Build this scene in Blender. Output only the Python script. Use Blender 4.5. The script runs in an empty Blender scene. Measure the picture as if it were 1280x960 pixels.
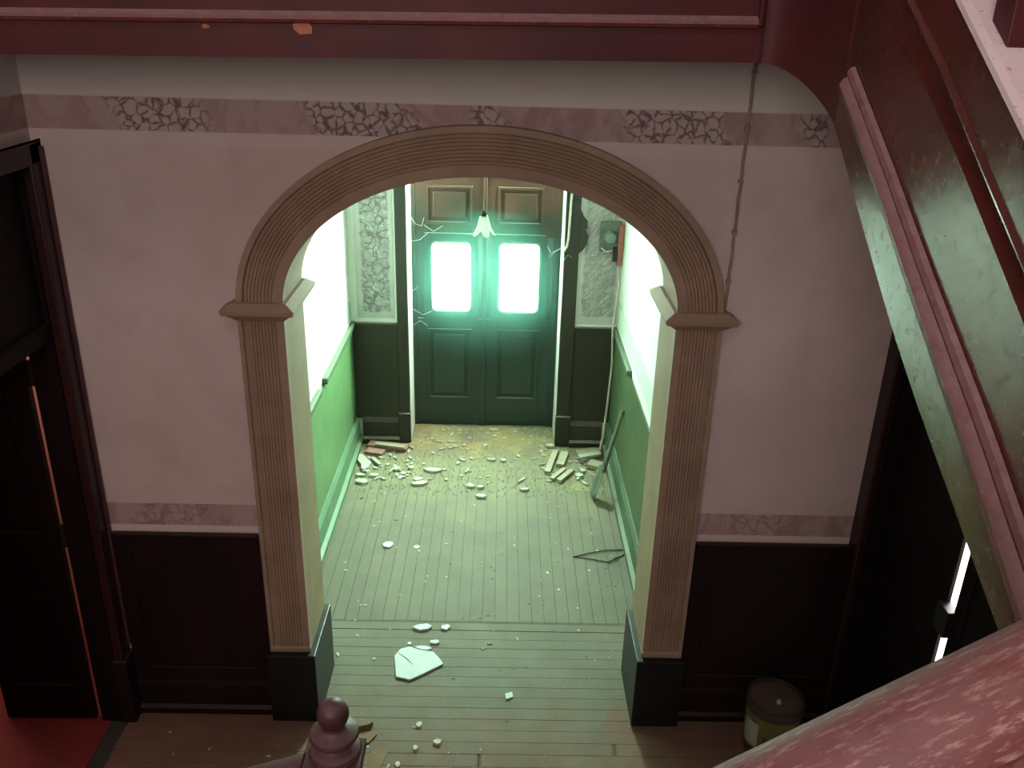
import bpy, bmesh, math, random
from mathutils import Vector, Matrix, noise as mnoise
random.seed(7)
SC = bpy.context.scene
COL = SC.collection

# ------------------------------------------------------------------ camera
CX, CD, CH = .098, 4.2, 3.974
yaw, pitch, roll = .0161, .4002, .0272
f0 = Vector((math.sin(yaw), math.cos(yaw), 0)); r0 = Vector((math.cos(yaw), -math.sin(yaw), 0))
fw = f0*math.cos(pitch) + Vector((0, 0, -math.sin(pitch)))
u0 = f0*math.sin(pitch) + Vector((0, 0, math.cos(pitch)))
rt = r0*math.cos(roll) + u0*math.sin(roll); up = -r0*math.sin(roll) + u0*math.cos(roll)
cam_d = bpy.data.cameras.new('camera'); cam = bpy.data.objects.new('camera', cam_d); COL.objects.link(cam)
M4 = Matrix.Identity(4)
for i in range(3):
    M4[i][0] = rt[i]; M4[i][1] = up[i]; M4[i][2] = -fw[i]
M4[0][3], M4[1][3], M4[2][3] = CX, -CD, CH
cam.matrix_world = M4
cam_d.sensor_width = 36; cam_d.lens = 36*1099.4/1280; cam_d.clip_start = .05
SC.camera = cam

# ------------------------------------------------------------------ world, lights, exposure
W = bpy.data.worlds.new('world'); SC.world = W; W.use_nodes = True
W.node_tree.nodes['Background'].inputs[0].default_value = (.80, .82, .85, 1)
W.node_tree.nodes['Background'].inputs[1].default_value = .9
SC.view_settings.view_transform = 'Standard'; SC.view_settings.look = 'None'
SC.view_settings.exposure = 0; SC.view_settings.gamma = 1; SC.view_settings.use_curve_mapping = False

def area(name, loc, target, sx, sy, power, color):
    l = bpy.data.lights.new(name, 'AREA'); l.shape = 'RECTANGLE'; l.size = sx; l.size_y = sy
    l.energy = power; l.color = color
    o = bpy.data.objects.new(name, l); COL.objects.link(o); o.location = loc
    d = Vector(target) - Vector(loc); o.rotation_euler = d.to_track_quat('-Z', 'Y').to_euler()
    return o
area('skylight_lamp', (-.3, -3.6, 6.8), (-.5, -2.0, 0), 2.6, 2.2, 46, (1, .86, .86))
area('landing_window_lamp', (-.9, -6.5, 4.35), (-.6, 0, 2.2), 1.8, 1.7, 116, (1, .83, .79))  # unseen fill added behind the camera to light the arch wall evenly
area('left_room_lamp', (-3.2, .3, 3.2), (-3.0, .5, 0), 1.6, .4, 26, (1, .80, .72))
area('right_room_lamp', (3.6, .9, 3.1), (3.4, .9, 0), 1.6, 2.6, 520, (1, .97, .97))
sl = area('street_daylight_lamp', (.25, 4.05, 2.98), (-1.25, 2.2, 1.2), .6, .5, 240, (.66, 1, .76)); sl.data.spread = math.radians(118)

# ------------------------------------------------------------------ helpers
def V(*a): return Vector(a)
def box(bm, x0, x1, y0, y1, z0, z1, mat=0):
    vs = [bm.verts.new((x, y, z)) for z in (z0, z1) for y in (y0, y1) for x in (x0, x1)]
    for q in ((0,2,3,1),(4,5,7,6),(0,1,5,4),(2,6,7,3),(0,4,6,2),(1,3,7,5)):
        f = bm.faces.new([vs[i] for i in q]); f.material_index = mat
    return vs
def B(*bx):
    bm = bmesh.new()
    for b in bx: box(bm, *b)
    return bm
def prism(bm, pts, ax, a0, a1):
    """closed polygon of 2D pts extruded along axis ax ('x': pts are (y,z); 'y': (x,z); 'z': (x,y))"""
    def mk(p, a):
        return {'x': (a, p[0], p[1]), 'y': (p[0], a, p[1]), 'z': (p[0], p[1], a)}[ax]
    A = [bm.verts.new(mk(p, a0)) for p in pts]; C = [bm.verts.new(mk(p, a1)) for p in pts]
    n = len(pts)
    bm.faces.new(A); bm.faces.new(C[::-1])
    for i in range(n): bm.faces.new((A[i], C[i], C[(i+1)%n], A[(i+1)%n]))
    return A, C
def sweep(bm, path, prof, closed_prof=True, cap=True):
    """path: list of (origin, u, v) frames; prof: list of 2D points"""
    rings = []
    for o, u, v in path:
        rings.append([bm.verts.new(Vector(o) + Vector(u)*p[0] + Vector(v)*p[1]) for p in prof])
    n = len(prof)
    for a, b in zip(rings, rings[1:]):
        for i in range(n if closed_prof else n-1):
            j = (i+1) % n
            bm.faces.new((a[i], a[j], b[j], b[i]))
    if cap and closed_prof:
        bm.faces.new(rings[0][::-1]); bm.faces.new(rings[-1])
    return rings
def tube(bm, pts, r, seg=8):
    pts = [Vector(p) for p in pts]; rings = []
    for i, p in enumerate(pts):
        t = (pts[min(i+1, len(pts)-1)] - pts[max(i-1, 0)]).normalized()
        a = t.cross(Vector((.13, .31, .94))).normalized()
        if a.length < .1: a = Vector((1, 0, 0))
        b = t.cross(a).normalized()
        rr = r[i] if isinstance(r, (list, tuple)) else r
        rings.append([bm.verts.new(p + (a*math.cos(q) + b*math.sin(q))*rr) for q in [2*math.pi*k/seg for k in range(seg)]])
    for a, b in zip(rings, rings[1:]):
        for i in range(seg): bm.faces.new((a[i], a[(i+1)%seg], b[(i+1)%seg], b[i]))
    bm.faces.new(rings[0][::-1]); bm.faces.new(rings[-1])
def lathe(bm, c, prof, seg=28):
    rings = []
    for r, z in prof:
        rings.append([bm.verts.new((c[0] + r*math.cos(2*math.pi*k/seg), c[1] + r*math.sin(2*math.pi*k/seg), c[2]+z)) for k in range(seg)])
    for a, b in zip(rings, rings[1:]):
        for i in range(seg): bm.faces.new((a[i], a[(i+1)%seg], b[(i+1)%seg], b[i]))
    if prof[0][0] > 1e-4: bm.faces.new(rings[0][::-1])
    if prof[-1][0] > 1e-4: bm.faces.new(rings[-1])
def tag(o, label=None, cat=None, group=None, kind=None):
    if label: o['label'] = label
    if cat: o['category'] = cat
    if group: o['group'] = group
    if kind: o['kind'] = kind
    return o
def obj(name, bm, mat, parent=None, bevel=0, smooth=False, base=None):
    bmesh.ops.remove_doubles(bm, verts=bm.verts, dist=1e-6)
    bmesh.ops.recalc_face_normals(bm, faces=bm.faces)
    me = bpy.data.meshes.new(name); 
    if base is not None: bmesh.ops.translate(bm, verts=bm.verts, vec=-Vector(base))
    bm.to_mesh(me); bm.free()
    o = bpy.data.objects.new(name, me); COL.objects.link(o)
    if base is not None: o.location = base
    for m in (mat if isinstance(mat, (list, tuple)) else [mat]): me.materials.append(m)
    if smooth:
        for p in me.polygons: p.use_smooth = True
        try: me.set_sharp_from_angle(angle=math.radians(38))
        except Exception: pass
    if bevel:
        b = o.modifiers.new('bevel', 'BEVEL'); b.width = bevel; b.segments = 2; b.limit_method = 'ANGLE'; b.angle_limit = math.radians(40)
    if parent is not None: o.parent = parent
    return o
def thing(name, label, cat, loc=(0,0,0), group=None):
    o = bpy.data.objects.new(name, None); COL.objects.link(o); o.location = loc; o.empty_display_size = .1
    return tag(o, label, cat, group)
def struct(name, bm, mat, parent=None, label=None, **k):
    o = obj(name, bm, mat, parent, **k)
    if parent is None: o['kind'] = 'structure'
    if label: o['label'] = label
    return o
def sempty(name, label=None):
    o = bpy.data.objects.new(name, None); COL.objects.link(o); o['kind'] = 'structure'
    if label: o['label'] = label
    return o

# ------------------------------------------------------------------ materials
class NT:
    def __init__(s, name):
        s.m = bpy.data.materials.new(name); s.m.use_nodes = True; s.t = s.m.node_tree; s.n = s.t.nodes; s.l = s.t.links
        s.b = s.n['Principled BSDF']; s.tc = s.n.new('ShaderNodeTexCoord')
        g = s.n.new('ShaderNodeNewGeometry'); s.pos = g.outputs['Position']; s.nor = g.outputs['Normal']
    def put(s, inp, v):
        if v is None: return
        if hasattr(v, 'is_linked') or hasattr(v, 'links'): s.l.new(v, inp)
        else: inp.default_value = v
    def math(s, op, a, b=None, c=None):
        n = s.n.new('ShaderNodeMath'); n.operation = op
        s.put(n.inputs[0], a); s.put(n.inputs[1], b); s.put(n.inputs[2], c); return n.outputs[0]
    def noise(s, scale, detail=4, rough=.55, vec=None, stretch=None, dist=0):
        n = s.n.new('ShaderNodeTexNoise'); n.inputs['Scale'].default_value = scale; n.inputs['Detail'].default_value = detail
        n.inputs['Roughness'].default_value = rough; n.inputs['Distortion'].default_value = dist
        v = vec or s.pos
        if stretch:
            mp = s.n.new('ShaderNodeMapping'); mp.inputs['Scale'].default_value = stretch; s.l.new(v, mp.inputs[0]); v = mp.outputs[0]
        s.l.new(v, n.inputs['Vector']); return n.outputs[0]
    def ramp(s, fac, stops):
        r = s.n.new('ShaderNodeValToRGB'); s.put(r.inputs[0], fac)
        e = r.color_ramp.elements
        while len(e) < len(stops): e.new(.5)
        for i, (p, c) in enumerate(stops):
            e[i].position = p; e[i].color = (c if isinstance(c, tuple) else (c, c, c)) + (1,)
        return r.outputs[0]
    def mix(s, fac, a, b, mode='MIX'):
        n = s.n.new('ShaderNodeMix'); n.data_type = 'RGBA'; n.blend_type = mode
        s.put(n.inputs[0], fac)
        s.put(n.inputs[6], a if not isinstance(a, tuple) else a + (1,) if len(a) == 3 else a)
        s.put(n.inputs[7], b if not isinstance(b, tuple) else b + (1,) if len(b) == 3 else b)
        return n.outputs[2]
    def bump(s, h, strength=.3, dist=.01):
        n = s.n.new('ShaderNodeBump'); n.inputs['Strength'].default_value = strength; n.inputs['Distance'].default_value = dist
        s.l.new(h, n.inputs['Height']); s.l.new(n.outputs[0], s.b.inputs['Normal'])
    def xyz(s, v=None):
        n = s.n.new('ShaderNodeSeparateXYZ'); s.l.new(v or s.pos, n.inputs[0]); return n.outputs
    def out(s, color, rough=.6, spec=.4):
        s.put(s.b.inputs['Base Color'], color if not isinstance(color, tuple) else color + (1,))
        s.put(s.b.inputs['Roughness'], rough); s.b.inputs['Specular IOR Level'].default_value = spec
        return s.m

def plain(name, c1, c2=None, *a, **k):
    return plain_(name, c1, c2, *a, **k)
def plain_(name, c1, c2=None, scale=6, rough=.6, bump=.15, bscale=40, spec=.4, stretch=None, dust=None, dust_amt=.6, speck=None, dlo=.35, dhi=.8):
    s = NT(name)
    c2 = c2 or tuple(x*.7 for x in c1)
    n = s.noise(scale, 5, .6, stretch=stretch)
    col = s.mix(s.ramp(n, [(.32, 0.), (.68, 1.)]), c1, c2)
    if speck:
        sp = s.noise(70, 3, .7)
        col = s.mix(s.ramp(sp, [(.62, 0.), (.70, .8)]), col, speck)
    if dust:
        z = s.xyz(s.nor)[2]
        d = s.math('MULTIPLY', s.ramp(z, [(dlo, 0.), (dhi, 1.)]), s.ramp(s.noise(28, 4), [(.3, dust_amt*.6), (.6, dust_amt)]))
        col = s.mix(d, col, dust)
    if bump: s.bump(s.noise(bscale, 4), bump, .004)
    return s.out(col, rough, spec)

def patch_mask(s, x, z, zc, intervals, slant, edge=.05):
    nz = s.noise(9, 3, .6)
    xx = s.math('ADD', x, s.math('MULTIPLY', s.math('SUBTRACT', z, zc), slant))
    xx = s.math('ADD', xx, s.math('MULTIPLY', s.math('SUBTRACT', nz, .5), .22))
    tot = None
    for a, b in intervals:
        m = s.math('MULTIPLY', s.math('MULTIPLY_ADD', s.math('SUBTRACT', xx, a), 1/edge, 0.), 1.)
        m = s.math('MINIMUM', s.math('MAXIMUM', m, 0.), 1.)
        k = s.math('MINIMUM', s.math('MAXIMUM', s.math('MULTIPLY', s.math('SUBTRACT', b, xx), 1/edge), 0.), 1.)
        m = s.math('MULTIPLY', m, k)
        tot = m if tot is None else s.math('MAXIMUM', tot, m)
    return tot
def veins(s, scale, width=.06, dist=.35, stretch=None):
    nn = s.n.new('ShaderNodeTexNoise'); nn.inputs['Scale'].default_value = scale*.8; nn.inputs['Detail'].default_value = 3
    s.l.new(s.pos, nn.inputs['Vector'])
    mp = s.n.new('ShaderNodeVectorMath'); mp.operation = 'MULTIPLY_ADD'
    s.l.new(nn.outputs['Color'], mp.inputs[0]); mp.inputs[1].default_value = (dist/ scale*2,)*3; s.l.new(s.pos, mp.inputs[2])
    v = mp.outputs[0]
    if stretch:
        m2 = s.n.new('ShaderNodeMapping'); m2.inputs['Scale'].default_value = stretch[0]; m2.inputs['Rotation'].default_value = stretch[1]
        s.l.new(v, m2.inputs[0]); v = m2.outputs[0]
    vo = s.n.new('ShaderNodeTexVoronoi'); vo.feature = 'DISTANCE_TO_EDGE'; vo.inputs['Scale'].default_value = scale
    s.l.new(v, vo.inputs['Vector'])
    thick = s.noise(scale*1.3, 3)
    w = s.ramp(thick, [(.35, 0.), (.7, width)])
    k = s.math('SUBTRACT', 1., s.math('DIVIDE', vo.outputs['Distance'], s.math('ADD', w, .012)))
    return s.math('MINIMUM', s.math('MAXIMUM', k, 0.), 1.)
def zband(s, z, a, b, e=.004):
    p = s.math('MINIMUM', s.math('MAXIMUM', s.math('DIVIDE', s.math('SUBTRACT', z, a), e), 0.), 1.)
    q = s.math('MINIMUM', s.math('MAXIMUM', s.math('DIVIDE', s.math('SUBTRACT', b, z), e), 0.), 1.)
    return s.math('MULTIPLY', p, q)

def wall_material():
    s = NT('painted_plaster_hall'); x, y, z = s.xyz()
    base = s.mix(s.ramp(s.noise(1.3, 5), [(.3, 0.), (.7, 1.)]), (.66, .55, .53), (.57, .46, .43))
    base = s.mix(s.ramp(s.noise(5, 4), [(.5, 0.), (.75, .35)]), base, (.44, .34, .30))
    top = s.math('MINIMUM', s.math('MAXIMUM', s.math('DIVIDE', s.math('SUBTRACT', z, 3.575), .01), 0.), 1.)
    base = s.mix(top, base, (.60, .57, .55))
    ub = zband(s, z, 3.425, 3.577); lb = zband(s, z, 1.305, 1.445)
    line = zband(s, z, 1.268, 1.305); line2 = zband(s, z, 3.36, 3.425)
    col = s.mix(s.math('MULTIPLY', line, .6), base, (.72, .60, .57))
    col = s.mix(s.math('MULTIPLY', line2, .25), col, (.70, .58, .56))
    streak = s.ramp(s.noise(7, 4, .6, stretch=(1, 1, .5), dist=1.2), [(.45, 0.), (.62, 1.)])
    bandc = s.mix(streak, (.44, .33, .32), (.36, .25, .245))
    bandc2 = s.mix(streak, (.46, .35, .33), (.36, .24, .23))
    col = s.mix(ub, col, bandc); col = s.mix(lb, col, bandc2)
    pm = patch_mask(s, x, z, 3.5, [(-1.70, -1.26), (-.82, -.29), (-.06, .12), (.63, 1.16), (1.47, 1.62)], .5)
    vn = veins(s, 21, .30, .5)
    m = s.math('MULTIPLY', s.math('MULTIPLY', pm, ub), 1.)
    col = s.mix(s.math('MULTIPLY', m, .75), col, (.50, .42, .40))
    col = s.mix(s.math('MULTIPLY', m, s.math('MULTIPLY', vn, .9)), col, (.10, .055, .06))
    pm2 = patch_mask(s, x, z, 1.37, [(-1.92, -1.45), (1.36, 1.72)], -.4)
    vn2 = veins(s, 18, .22, .4)
    m2 = s.math('MULTIPLY', pm2, lb)
    col = s.mix(s.math('MULTIPLY', m2, s.math('MULTIPLY', vn2, .55)), col, (.24, .10, .10))
    s.bump(s.noise(45, 5), .12, .004)
    return s.out(col, .85, .2)
def marble_panel(name, diag):
    s = NT(name); x, y, z = s.xyz()
    base = s.mix(s.ramp(s.noise(4, 4), [(.3, 0.), (.7, 1.)]), (.60, .58, .56), (.46, .46, .44))
    x0, x1 = (.845, 1.165) if diag else (-1.20, -.925)
    nz = s.math('MULTIPLY', s.math('SUBTRACT', s.noise(14, 3), .5), .05)
    xx = s.math('ADD', x, nz)
    inside = s.math('MULTIPLY', zband(s, xx, x0, x1, .02), zband(s, s.math('ADD', z, nz), 1.34, 3.3, .02))
    mp = s.n.new('ShaderNodeMapping'); mp.vector_type = 'TEXTURE'
    mp.inputs['Rotation'].default_value = (0, -.85 if diag else .6, 0); s.l.new(s.pos, mp.inputs[0])
    st = s.noise(1, 5, .6, vec=mp.outputs[0], stretch=(5, 5, 34) if diag else (8, 8, 22), dist=1.3 if diag else 2.2)
    k = s.ramp(st, [(.42, 0.), (.50, .9), (.56, .15), (.66, .6)])
    vn = veins(s, 11, .20, .7)
    k = s.math('MAXIMUM', s.math('MULTIPLY', k, .55), s.math('MULTIPLY', vn, .25 if diag else .75))
    tone = s.mix(s.math('MULTIPLY', inside, .35), base, (.36, .36, .34))
    col = s.mix(s.math('MINIMUM', s.math('MULTIPLY', s.math('MULTIPLY', k, inside), 1.7), .92), tone, (.13, .115, .11))
    return s.out(col, .8, .2)
M = {}
M['wall'] = wall_material()
M['wall_up'] = plain('upper_plaster', (.66, .56, .56), (.58, .47, .47), 2, .85, .1)
M['ceil'] = plain('ceiling_plaster', (.55, .5, .48), None, 3, .9, .1)
M['arch'] = plain('arch_stone_paint', (.36, .255, .185), (.28, .19, .135), 5, .62, .25, 60, dust=(.42, .30, .20), dust_amt=.5)
M['jamb'] = plain('arch_jamb_paint', (.33, .235, .145), (.27, .19, .12), 5, .7, .1)
M['plinth'] = plain('dark_plinth_paint', (.009, .012, .010), (.005, .006, .006), 9, .42, .25, 60, speck=(.03, .04, .035))
M['dado'] = plain('dark_dado_wood', (.018, .006, .007), (.010, .004, .005), 5, .5, .2, 30, spec=.25, stretch=(1, 1, .15), dust=(.07, .045, .04), dust_amt=.5)
M['door_dark'] = plain('dark_door_wood', (.010, .004, .005), (.006, .003, .004), 4, .6, .15, 30, spec=.15, stretch=(1, 1, .12), dust=(.05, .03, .028), dust_amt=.4)
M['casing'] = plain('casing_wood', (.030, .009, .009), (.018, .006, .006), 4, .4, .15, 30, stretch=(1, 1, .12))
M['vest_dado'] = plain('vestibule_dark_dado', (.026, .030, .021), (.040, .032, .022), 5, .5, .2, 30, stretch=(1, 1, .2), dust=(.26, .26, .19), dust_amt=.7, speck=(.07, .08, .06))
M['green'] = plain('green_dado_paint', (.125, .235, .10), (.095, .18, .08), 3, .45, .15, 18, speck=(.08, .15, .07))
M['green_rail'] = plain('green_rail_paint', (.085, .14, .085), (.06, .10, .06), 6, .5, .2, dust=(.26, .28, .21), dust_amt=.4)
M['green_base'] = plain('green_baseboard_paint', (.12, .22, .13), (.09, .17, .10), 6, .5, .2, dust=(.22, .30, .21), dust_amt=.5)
M['board'] = None
M['red'] = plain('red_stair_paint', (.095, .020, .022), (.060, .014, .016), 3, .5, .12, 25, spec=.22, dust=(.42, .27, .27), dust_amt=.8)
M['redm'] = plain('red_moulding_paint', (.19, .050, .048), (.11, .028, .026), 14, .5, .9, 60, dust=(.42, .29, .29), dust_amt=.72, dlo=.08, dhi=.85, speck=(.40, .16, .11))
M['cap'] = plain('dusty_cap_paint', (.88, .76, .77), (.80, .67, .69), 8, .8, .2, 60, speck=(.40, .18, .18))
def rail_mat():
    s = NT('handrail_paint')
    mp = s.n.new('ShaderNodeMapping'); mp.vector_type = 'TEXTURE'; mp.inputs['Rotation'].default_value = (0, -.615, 0); s.l.new(s.pos, mp.inputs[0])
    v = mp.outputs[0]
    n1 = s.noise(1, 5, .65, vec=v, stretch=(5, 22, 22)); n2 = s.noise(1, 5, .7, vec=v, stretch=(34, 150, 150)); n3 = s.noise(1, 3, .5, vec=v, stretch=(3, 9, 9))
    col = s.mix(s.ramp(n1, [(.35, 0.), (.65, 1.)]), (.15, .036, .034), (.20, .072, .066))
    col = s.mix(s.ramp(n3, [(.45, 0.), (.7, .7)]), col, (.19, .11, .115))
    col = s.mix(s.ramp(n2, [(.52, 0.), (.66, .85)]), col, (.40, .25, .23))
    z = s.xyz(s.nor)[2]
    col = s.mix(s.math('MULTIPLY', s.ramp(z, [(.6, 0.), (.95, .45)]), s.ramp(s.noise(30, 4), [(.35, .3), (.6, 1.)])), col, (.26, .17, .165))
    s.bump(n2, .25, .003)
    return s.out(col, .62, .25)
M['rail'] = rail_mat()
M['newel'] = plain('newel_paint', (.095, .032, .034), (.062, .022, .025), 10, .5, .3, 50, dust=(.22, .14, .145), dust_amt=.55)
M['plaster'] = plain('plaster_chip', (.52, .53, .44), (.38, .39, .31), 14, .85, .3, 70)
M['white_chip'] = plain('white_chip', (.57, .60, .62), (.52, .56, .57), 10, .7, .1)
M['tan_chip'] = plain('tan_chip', (.22, .145, .08), (.15, .10, .055), 14, .85, .3, 70)
M['lath'] = plain('lath_wood', (.38, .34, .24), (.27, .24, .16), 12, .8, .3, 60, stretch=(1, 1, 1), dust=(.48, .46, .35), dust_amt=.5)
M['pinklath'] = plain('pink_board_paint', (.34, .20, .17), (.26, .15, .13), 12, .8, .3, 60)
M['orange_chip'] = plain('orange_paint_flake', (.50, .20, .10), (.38, .14, .08), 20, .7, .2)
M['dust'] = plain('rubble_dust', (.33, .28, .125), (.23, .205, .10), 5, .95, .5, 60, speck=(.36, .34, .25))
M['metal'] = plain('shovel_metal', (.16, .20, .15), (.10, .12, .09), 9, .45, .2, dust=(.30, .36, .26), dust_amt=.6)
M['pebble'] = plain('near_pebble', (.62, .60, .50), (.52, .50, .42), 14, .85, .3, 70)
M['handle'] = plain('shovel_handle_wood', (.17, .19, .12), (.12, .14, .09), 9, .55, .2)
M['wire'] = plain('dark_wire', (.035, .035, .03), None, 9, .5, 0)
M['conduit'] = plain('white_conduit', (.70, .66, .58), None, 9, .6, .1)
M['cable'] = plain('dusty_cable', (.36, .26, .20), (.26, .18, .14), 20, .7, .3)
M['black'] = plain('black_iron', (.015, .015, .015), None, 9, .5, .1)
M['reveal'] = plain('reveal_plaster', (.80, .84, .78), (.74, .78, .72), 5, .8, .1)
M['web'] = plain('cobweb', (.55, .62, .55), None, 9, .9, 0)
M['redfloor'] = plain('red_floor_paint', (.22, .030, .024), (.16, .022, .020), 4, .5, .1, speck=(.42, .2, .13))
M['room'] = plain('side_room_plaster', (.66, .33, .23), (.60, .28, .2), 3, .85, .1)
M['roomw'] = plain('side_room_white', (.85, .82, .80), None, 3, .85, .1)
M['can_label'] = plain('bucket_label', (.15, .165, .035), (.10, .115, .03), 9, .5, .1)
M['can_dark'] = plain('bucket_dark_plastic', (.055, .045, .032), None, 9, .5, .1)
M['can_top'] = plain('bucket_dried_plaster', (.13, .085, .065), (.09, .06, .045), 8, .8, .4, 40)
M['can_white'] = plain('bucket_white_print', (.42, .46, .36), None, 9, .5, 0)
M['meter_g'] = plain('meter_box_grey', (.14, .17, .14), (.07, .09, .07), 20, .5, .2)
M['meter_r'] = plain('meter_red_wood', (.42, .15, .12), (.3, .1, .08), 20, .6, .2)

M['lath_dark'] = plain('joint_dirt', (.05, .05, .036), (.035, .035, .025), 5, .9, 0)
M['green_r'] = plain('green_dado_paint_dull', (.075, .115, .050), (.055, .085, .04), 3, .5, .15, 18, speck=(.05, .08, .04))  # darker copy of the dado green; right side's shade put into the colour
M['dial'] = plain('dusty_dial_glass', (.22, .27, .23), None, 9, .3, 0)
def door_mat():
    s = NT('green_brown_door_paint'); x, y, z = s.xyz()
    red = s.math('MULTIPLY', s.ramp(s.math('ADD', z, s.math('MULTIPLY', s.math('SUBTRACT', s.noise(4, 4), .5), .8)), [(2.0/4, 0.), (2.3/4, 1.)]), 1.)
    n = s.math('ADD', s.math('DIVIDE', z, 4.), s.math('MULTIPLY', s.math('SUBTRACT', s.noise(5, 4), .5), .2))
    red = s.ramp(n, [(.50, 0.), (.60, 1.)])
    col = s.mix(s.ramp(s.noise(9, 4, stretch=(1, 1, .2)), [(.3, 0.), (.7, 1.)]), (.022, .048, .034), (.020, .034, .026))
    col = s.mix(s.math('MULTIPLY', red, .75), col, (.12, .045, .03))
    zz = s.xyz(s.nor)[2]
    col = s.mix(s.ramp(zz, [(.3, 0.), (.8, .6)]), col, (.20, .22, .17))
    sp = s.noise(60, 3, .7); col = s.mix(s.ramp(sp, [(.66, 0.), (.72, .6)]), col, (.16, .20, .15))
    s.bump(s.noise(30, 4), .2, .004)
    return s.out(col, .40, .5)
M['door'] = door_mat()
def board_mat():
    s = NT('floorboard_paint'); x, y, z = s.xyz()
    oi = s.n.new('ShaderNodeObjectInfo')
    n = s.noise(2.2, 6, .62)
    col = s.mix(s.ramp(n, [(.3, 0.), (.7, 1.)]), (.122, .116, .086), (.158, .146, .106))
    hall = s.ramp(s.math('ADD', s.math('MULTIPLY', y, -1.), s.math('MULTIPLY', s.noise(3, 4), 1.0)), [(.25, 0.), (.95, 1.)])
    side = s.ramp(s.math('ADD', s.math('ABSOLUTE', x), s.math('MULTIPLY', s.noise(4, 4), .35)), [(.98, 0.), (1.25, 1.)])
    ny = s.ramp(y, [(.0, 1.), (.15, 0.)])
    hm = s.math('MAXIMUM', s.math('MULTIPLY', hall, .8), s.math('MULTIPLY', side, ny))
    col = s.mix(hm, col, s.mix(s.noise(5, 5), (.14, .07, .045), (.22, .135, .095)))
    dustm = s.ramp(s.math('ADD', s.math('MULTIPLY', y, .25), s.math('MULTIPLY', s.noise(3, 5), .35)), [(.70, 0.), (.98, .9)])
    col = s.mix(dustm, col, (.24, .22, .13))
    col = s.mix(s.math('MULTIPLY', oi.outputs['Random'], .12), col, (.08, .075, .05))
    col = s.mix(s.ramp(s.noise(85, 3, .7), [(.66, 0.), (.74, .7)]), col, (.50, .50, .40))
    s.bump(s.noise(25, 5, stretch=(1, 1, 1)), .15, .004)
    return s.out(col, s.ramp(s.noise(7, 3), [(.3, .62), (.7, .8)]), .3)
M['board'] = board_mat()
def emis(name, col, strength):
    m = bpy.data.materials.new(name); m.use_nodes = True; b = m.node_tree.nodes['Principled BSDF']
    b.inputs['Base Color'].default_value = (.8, .85, .8, 1); b.inputs['Emission Color'].default_value = col + (1,)
    b.inputs['Emission Strength'].default_value = strength; b.inputs['Roughness'].default_value = .3
    return m
M['pane'] = emis('daylit_frosted_pane', (.62, 1, .80), 26)
M['fanpane'] = emis('daylit_fanlight_pane', (.72, 1, .84), 36)
def glass_shade():
    m = bpy.data.materials.new('opal_glass'); m.use_nodes = True; nt = m.node_tree; b = nt.nodes['Principled BSDF']
    b.inputs['Base Color'].default_value = (.95, .97, .96, 1); b.inputs['Roughness'].default_value = .25
    tr = nt.nodes.new('ShaderNodeBsdfTranslucent'); tr.inputs[0].default_value = (.97, 1, .98, 1)
    mx = nt.nodes.new('ShaderNodeMixShader'); mx.inputs[0].default_value = .6
    nt.links.new(b.outputs[0], mx.inputs[1]); nt.links.new(tr.outputs[0], mx.inputs[2])
    nt.links.new(mx.outputs[0], nt.nodes['Material Output'].inputs[0]); return m
M['opal'] = glass_shade()

# ================================================================== SETTING
XL, XR = -2.093, 2.125          # hall side walls
AX, ZS, AB = .975, 2.60, .662   # arch inner half width, springing, rise
OX, OB = 1.203, .893
TH = .38                        # arch wall thickness
VL, VR, VY, DY = -1.31, 1.203, 3.676, 4.07

# ---- floor and boards
fl = sempty('floor', 'worn painted wooden floorboards strewn with plaster rubble')
struct('floor_slab', B((XL-.14, XR+.14, -6.6, 4.5, -.12, -.006)), M['lath_dark'], fl)
_bm = B((-.5, .5, -.5, .5, -.016, 0)); bmesh.ops.bevel(_bm, geom=[e for e in _bm.edges if all(v.co.z > -.001 for v in e.verts)], offset=.007, segments=1, affect='EDGES')
bme = bpy.data.meshes.new('board'); _bm.to_mesh(bme); _bm.free(); bme.materials.append(M['board'])
def board(x0, x1, y0, y1):
    o = bpy.data.objects.new('board', bme); COL.objects.link(o); o.parent = fl
    o.location = ((x0+x1)/2, (y0+y1)/2, random.uniform(-.0012, .0006)); o.scale = (x1-x0, y1-y0, 1)
bw = .0882; x = VL; i = 0
while x < VR - .01:
    x1 = min(x+bw, VR); g = .0009
    cut = 1.6 + random.random()*1.6
    board(x+g, x1-g, .8545, 4.06)
    x += bw; i += 1
board(VL, VR, .775, .85)
y = .77
while y > -3.4:
    y0 = y-.092
    xa, xb = (VL, VR) if y0 > .38 else ((-.96, .96) if y0 > .0 else (XL+.005, XR-.005))
    if y0 < 0:
        c = random.uniform(-.6, 1.6) if int(y*100) % 3 == 0 else None
        if c: board(xa, c-.002, y0+.0009, y-.0009); board(c+.002, xb, y0+.0009, y-.0009)
        else: board(xa, xb, y0+.0009, y-.0009)
    else: board(xa, xb, y0+.0009, y-.0009)
    y = y0
struct('lower_boards', B((XL, XR, -6.5, y, -.018, 0)), M['board'], fl)

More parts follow.
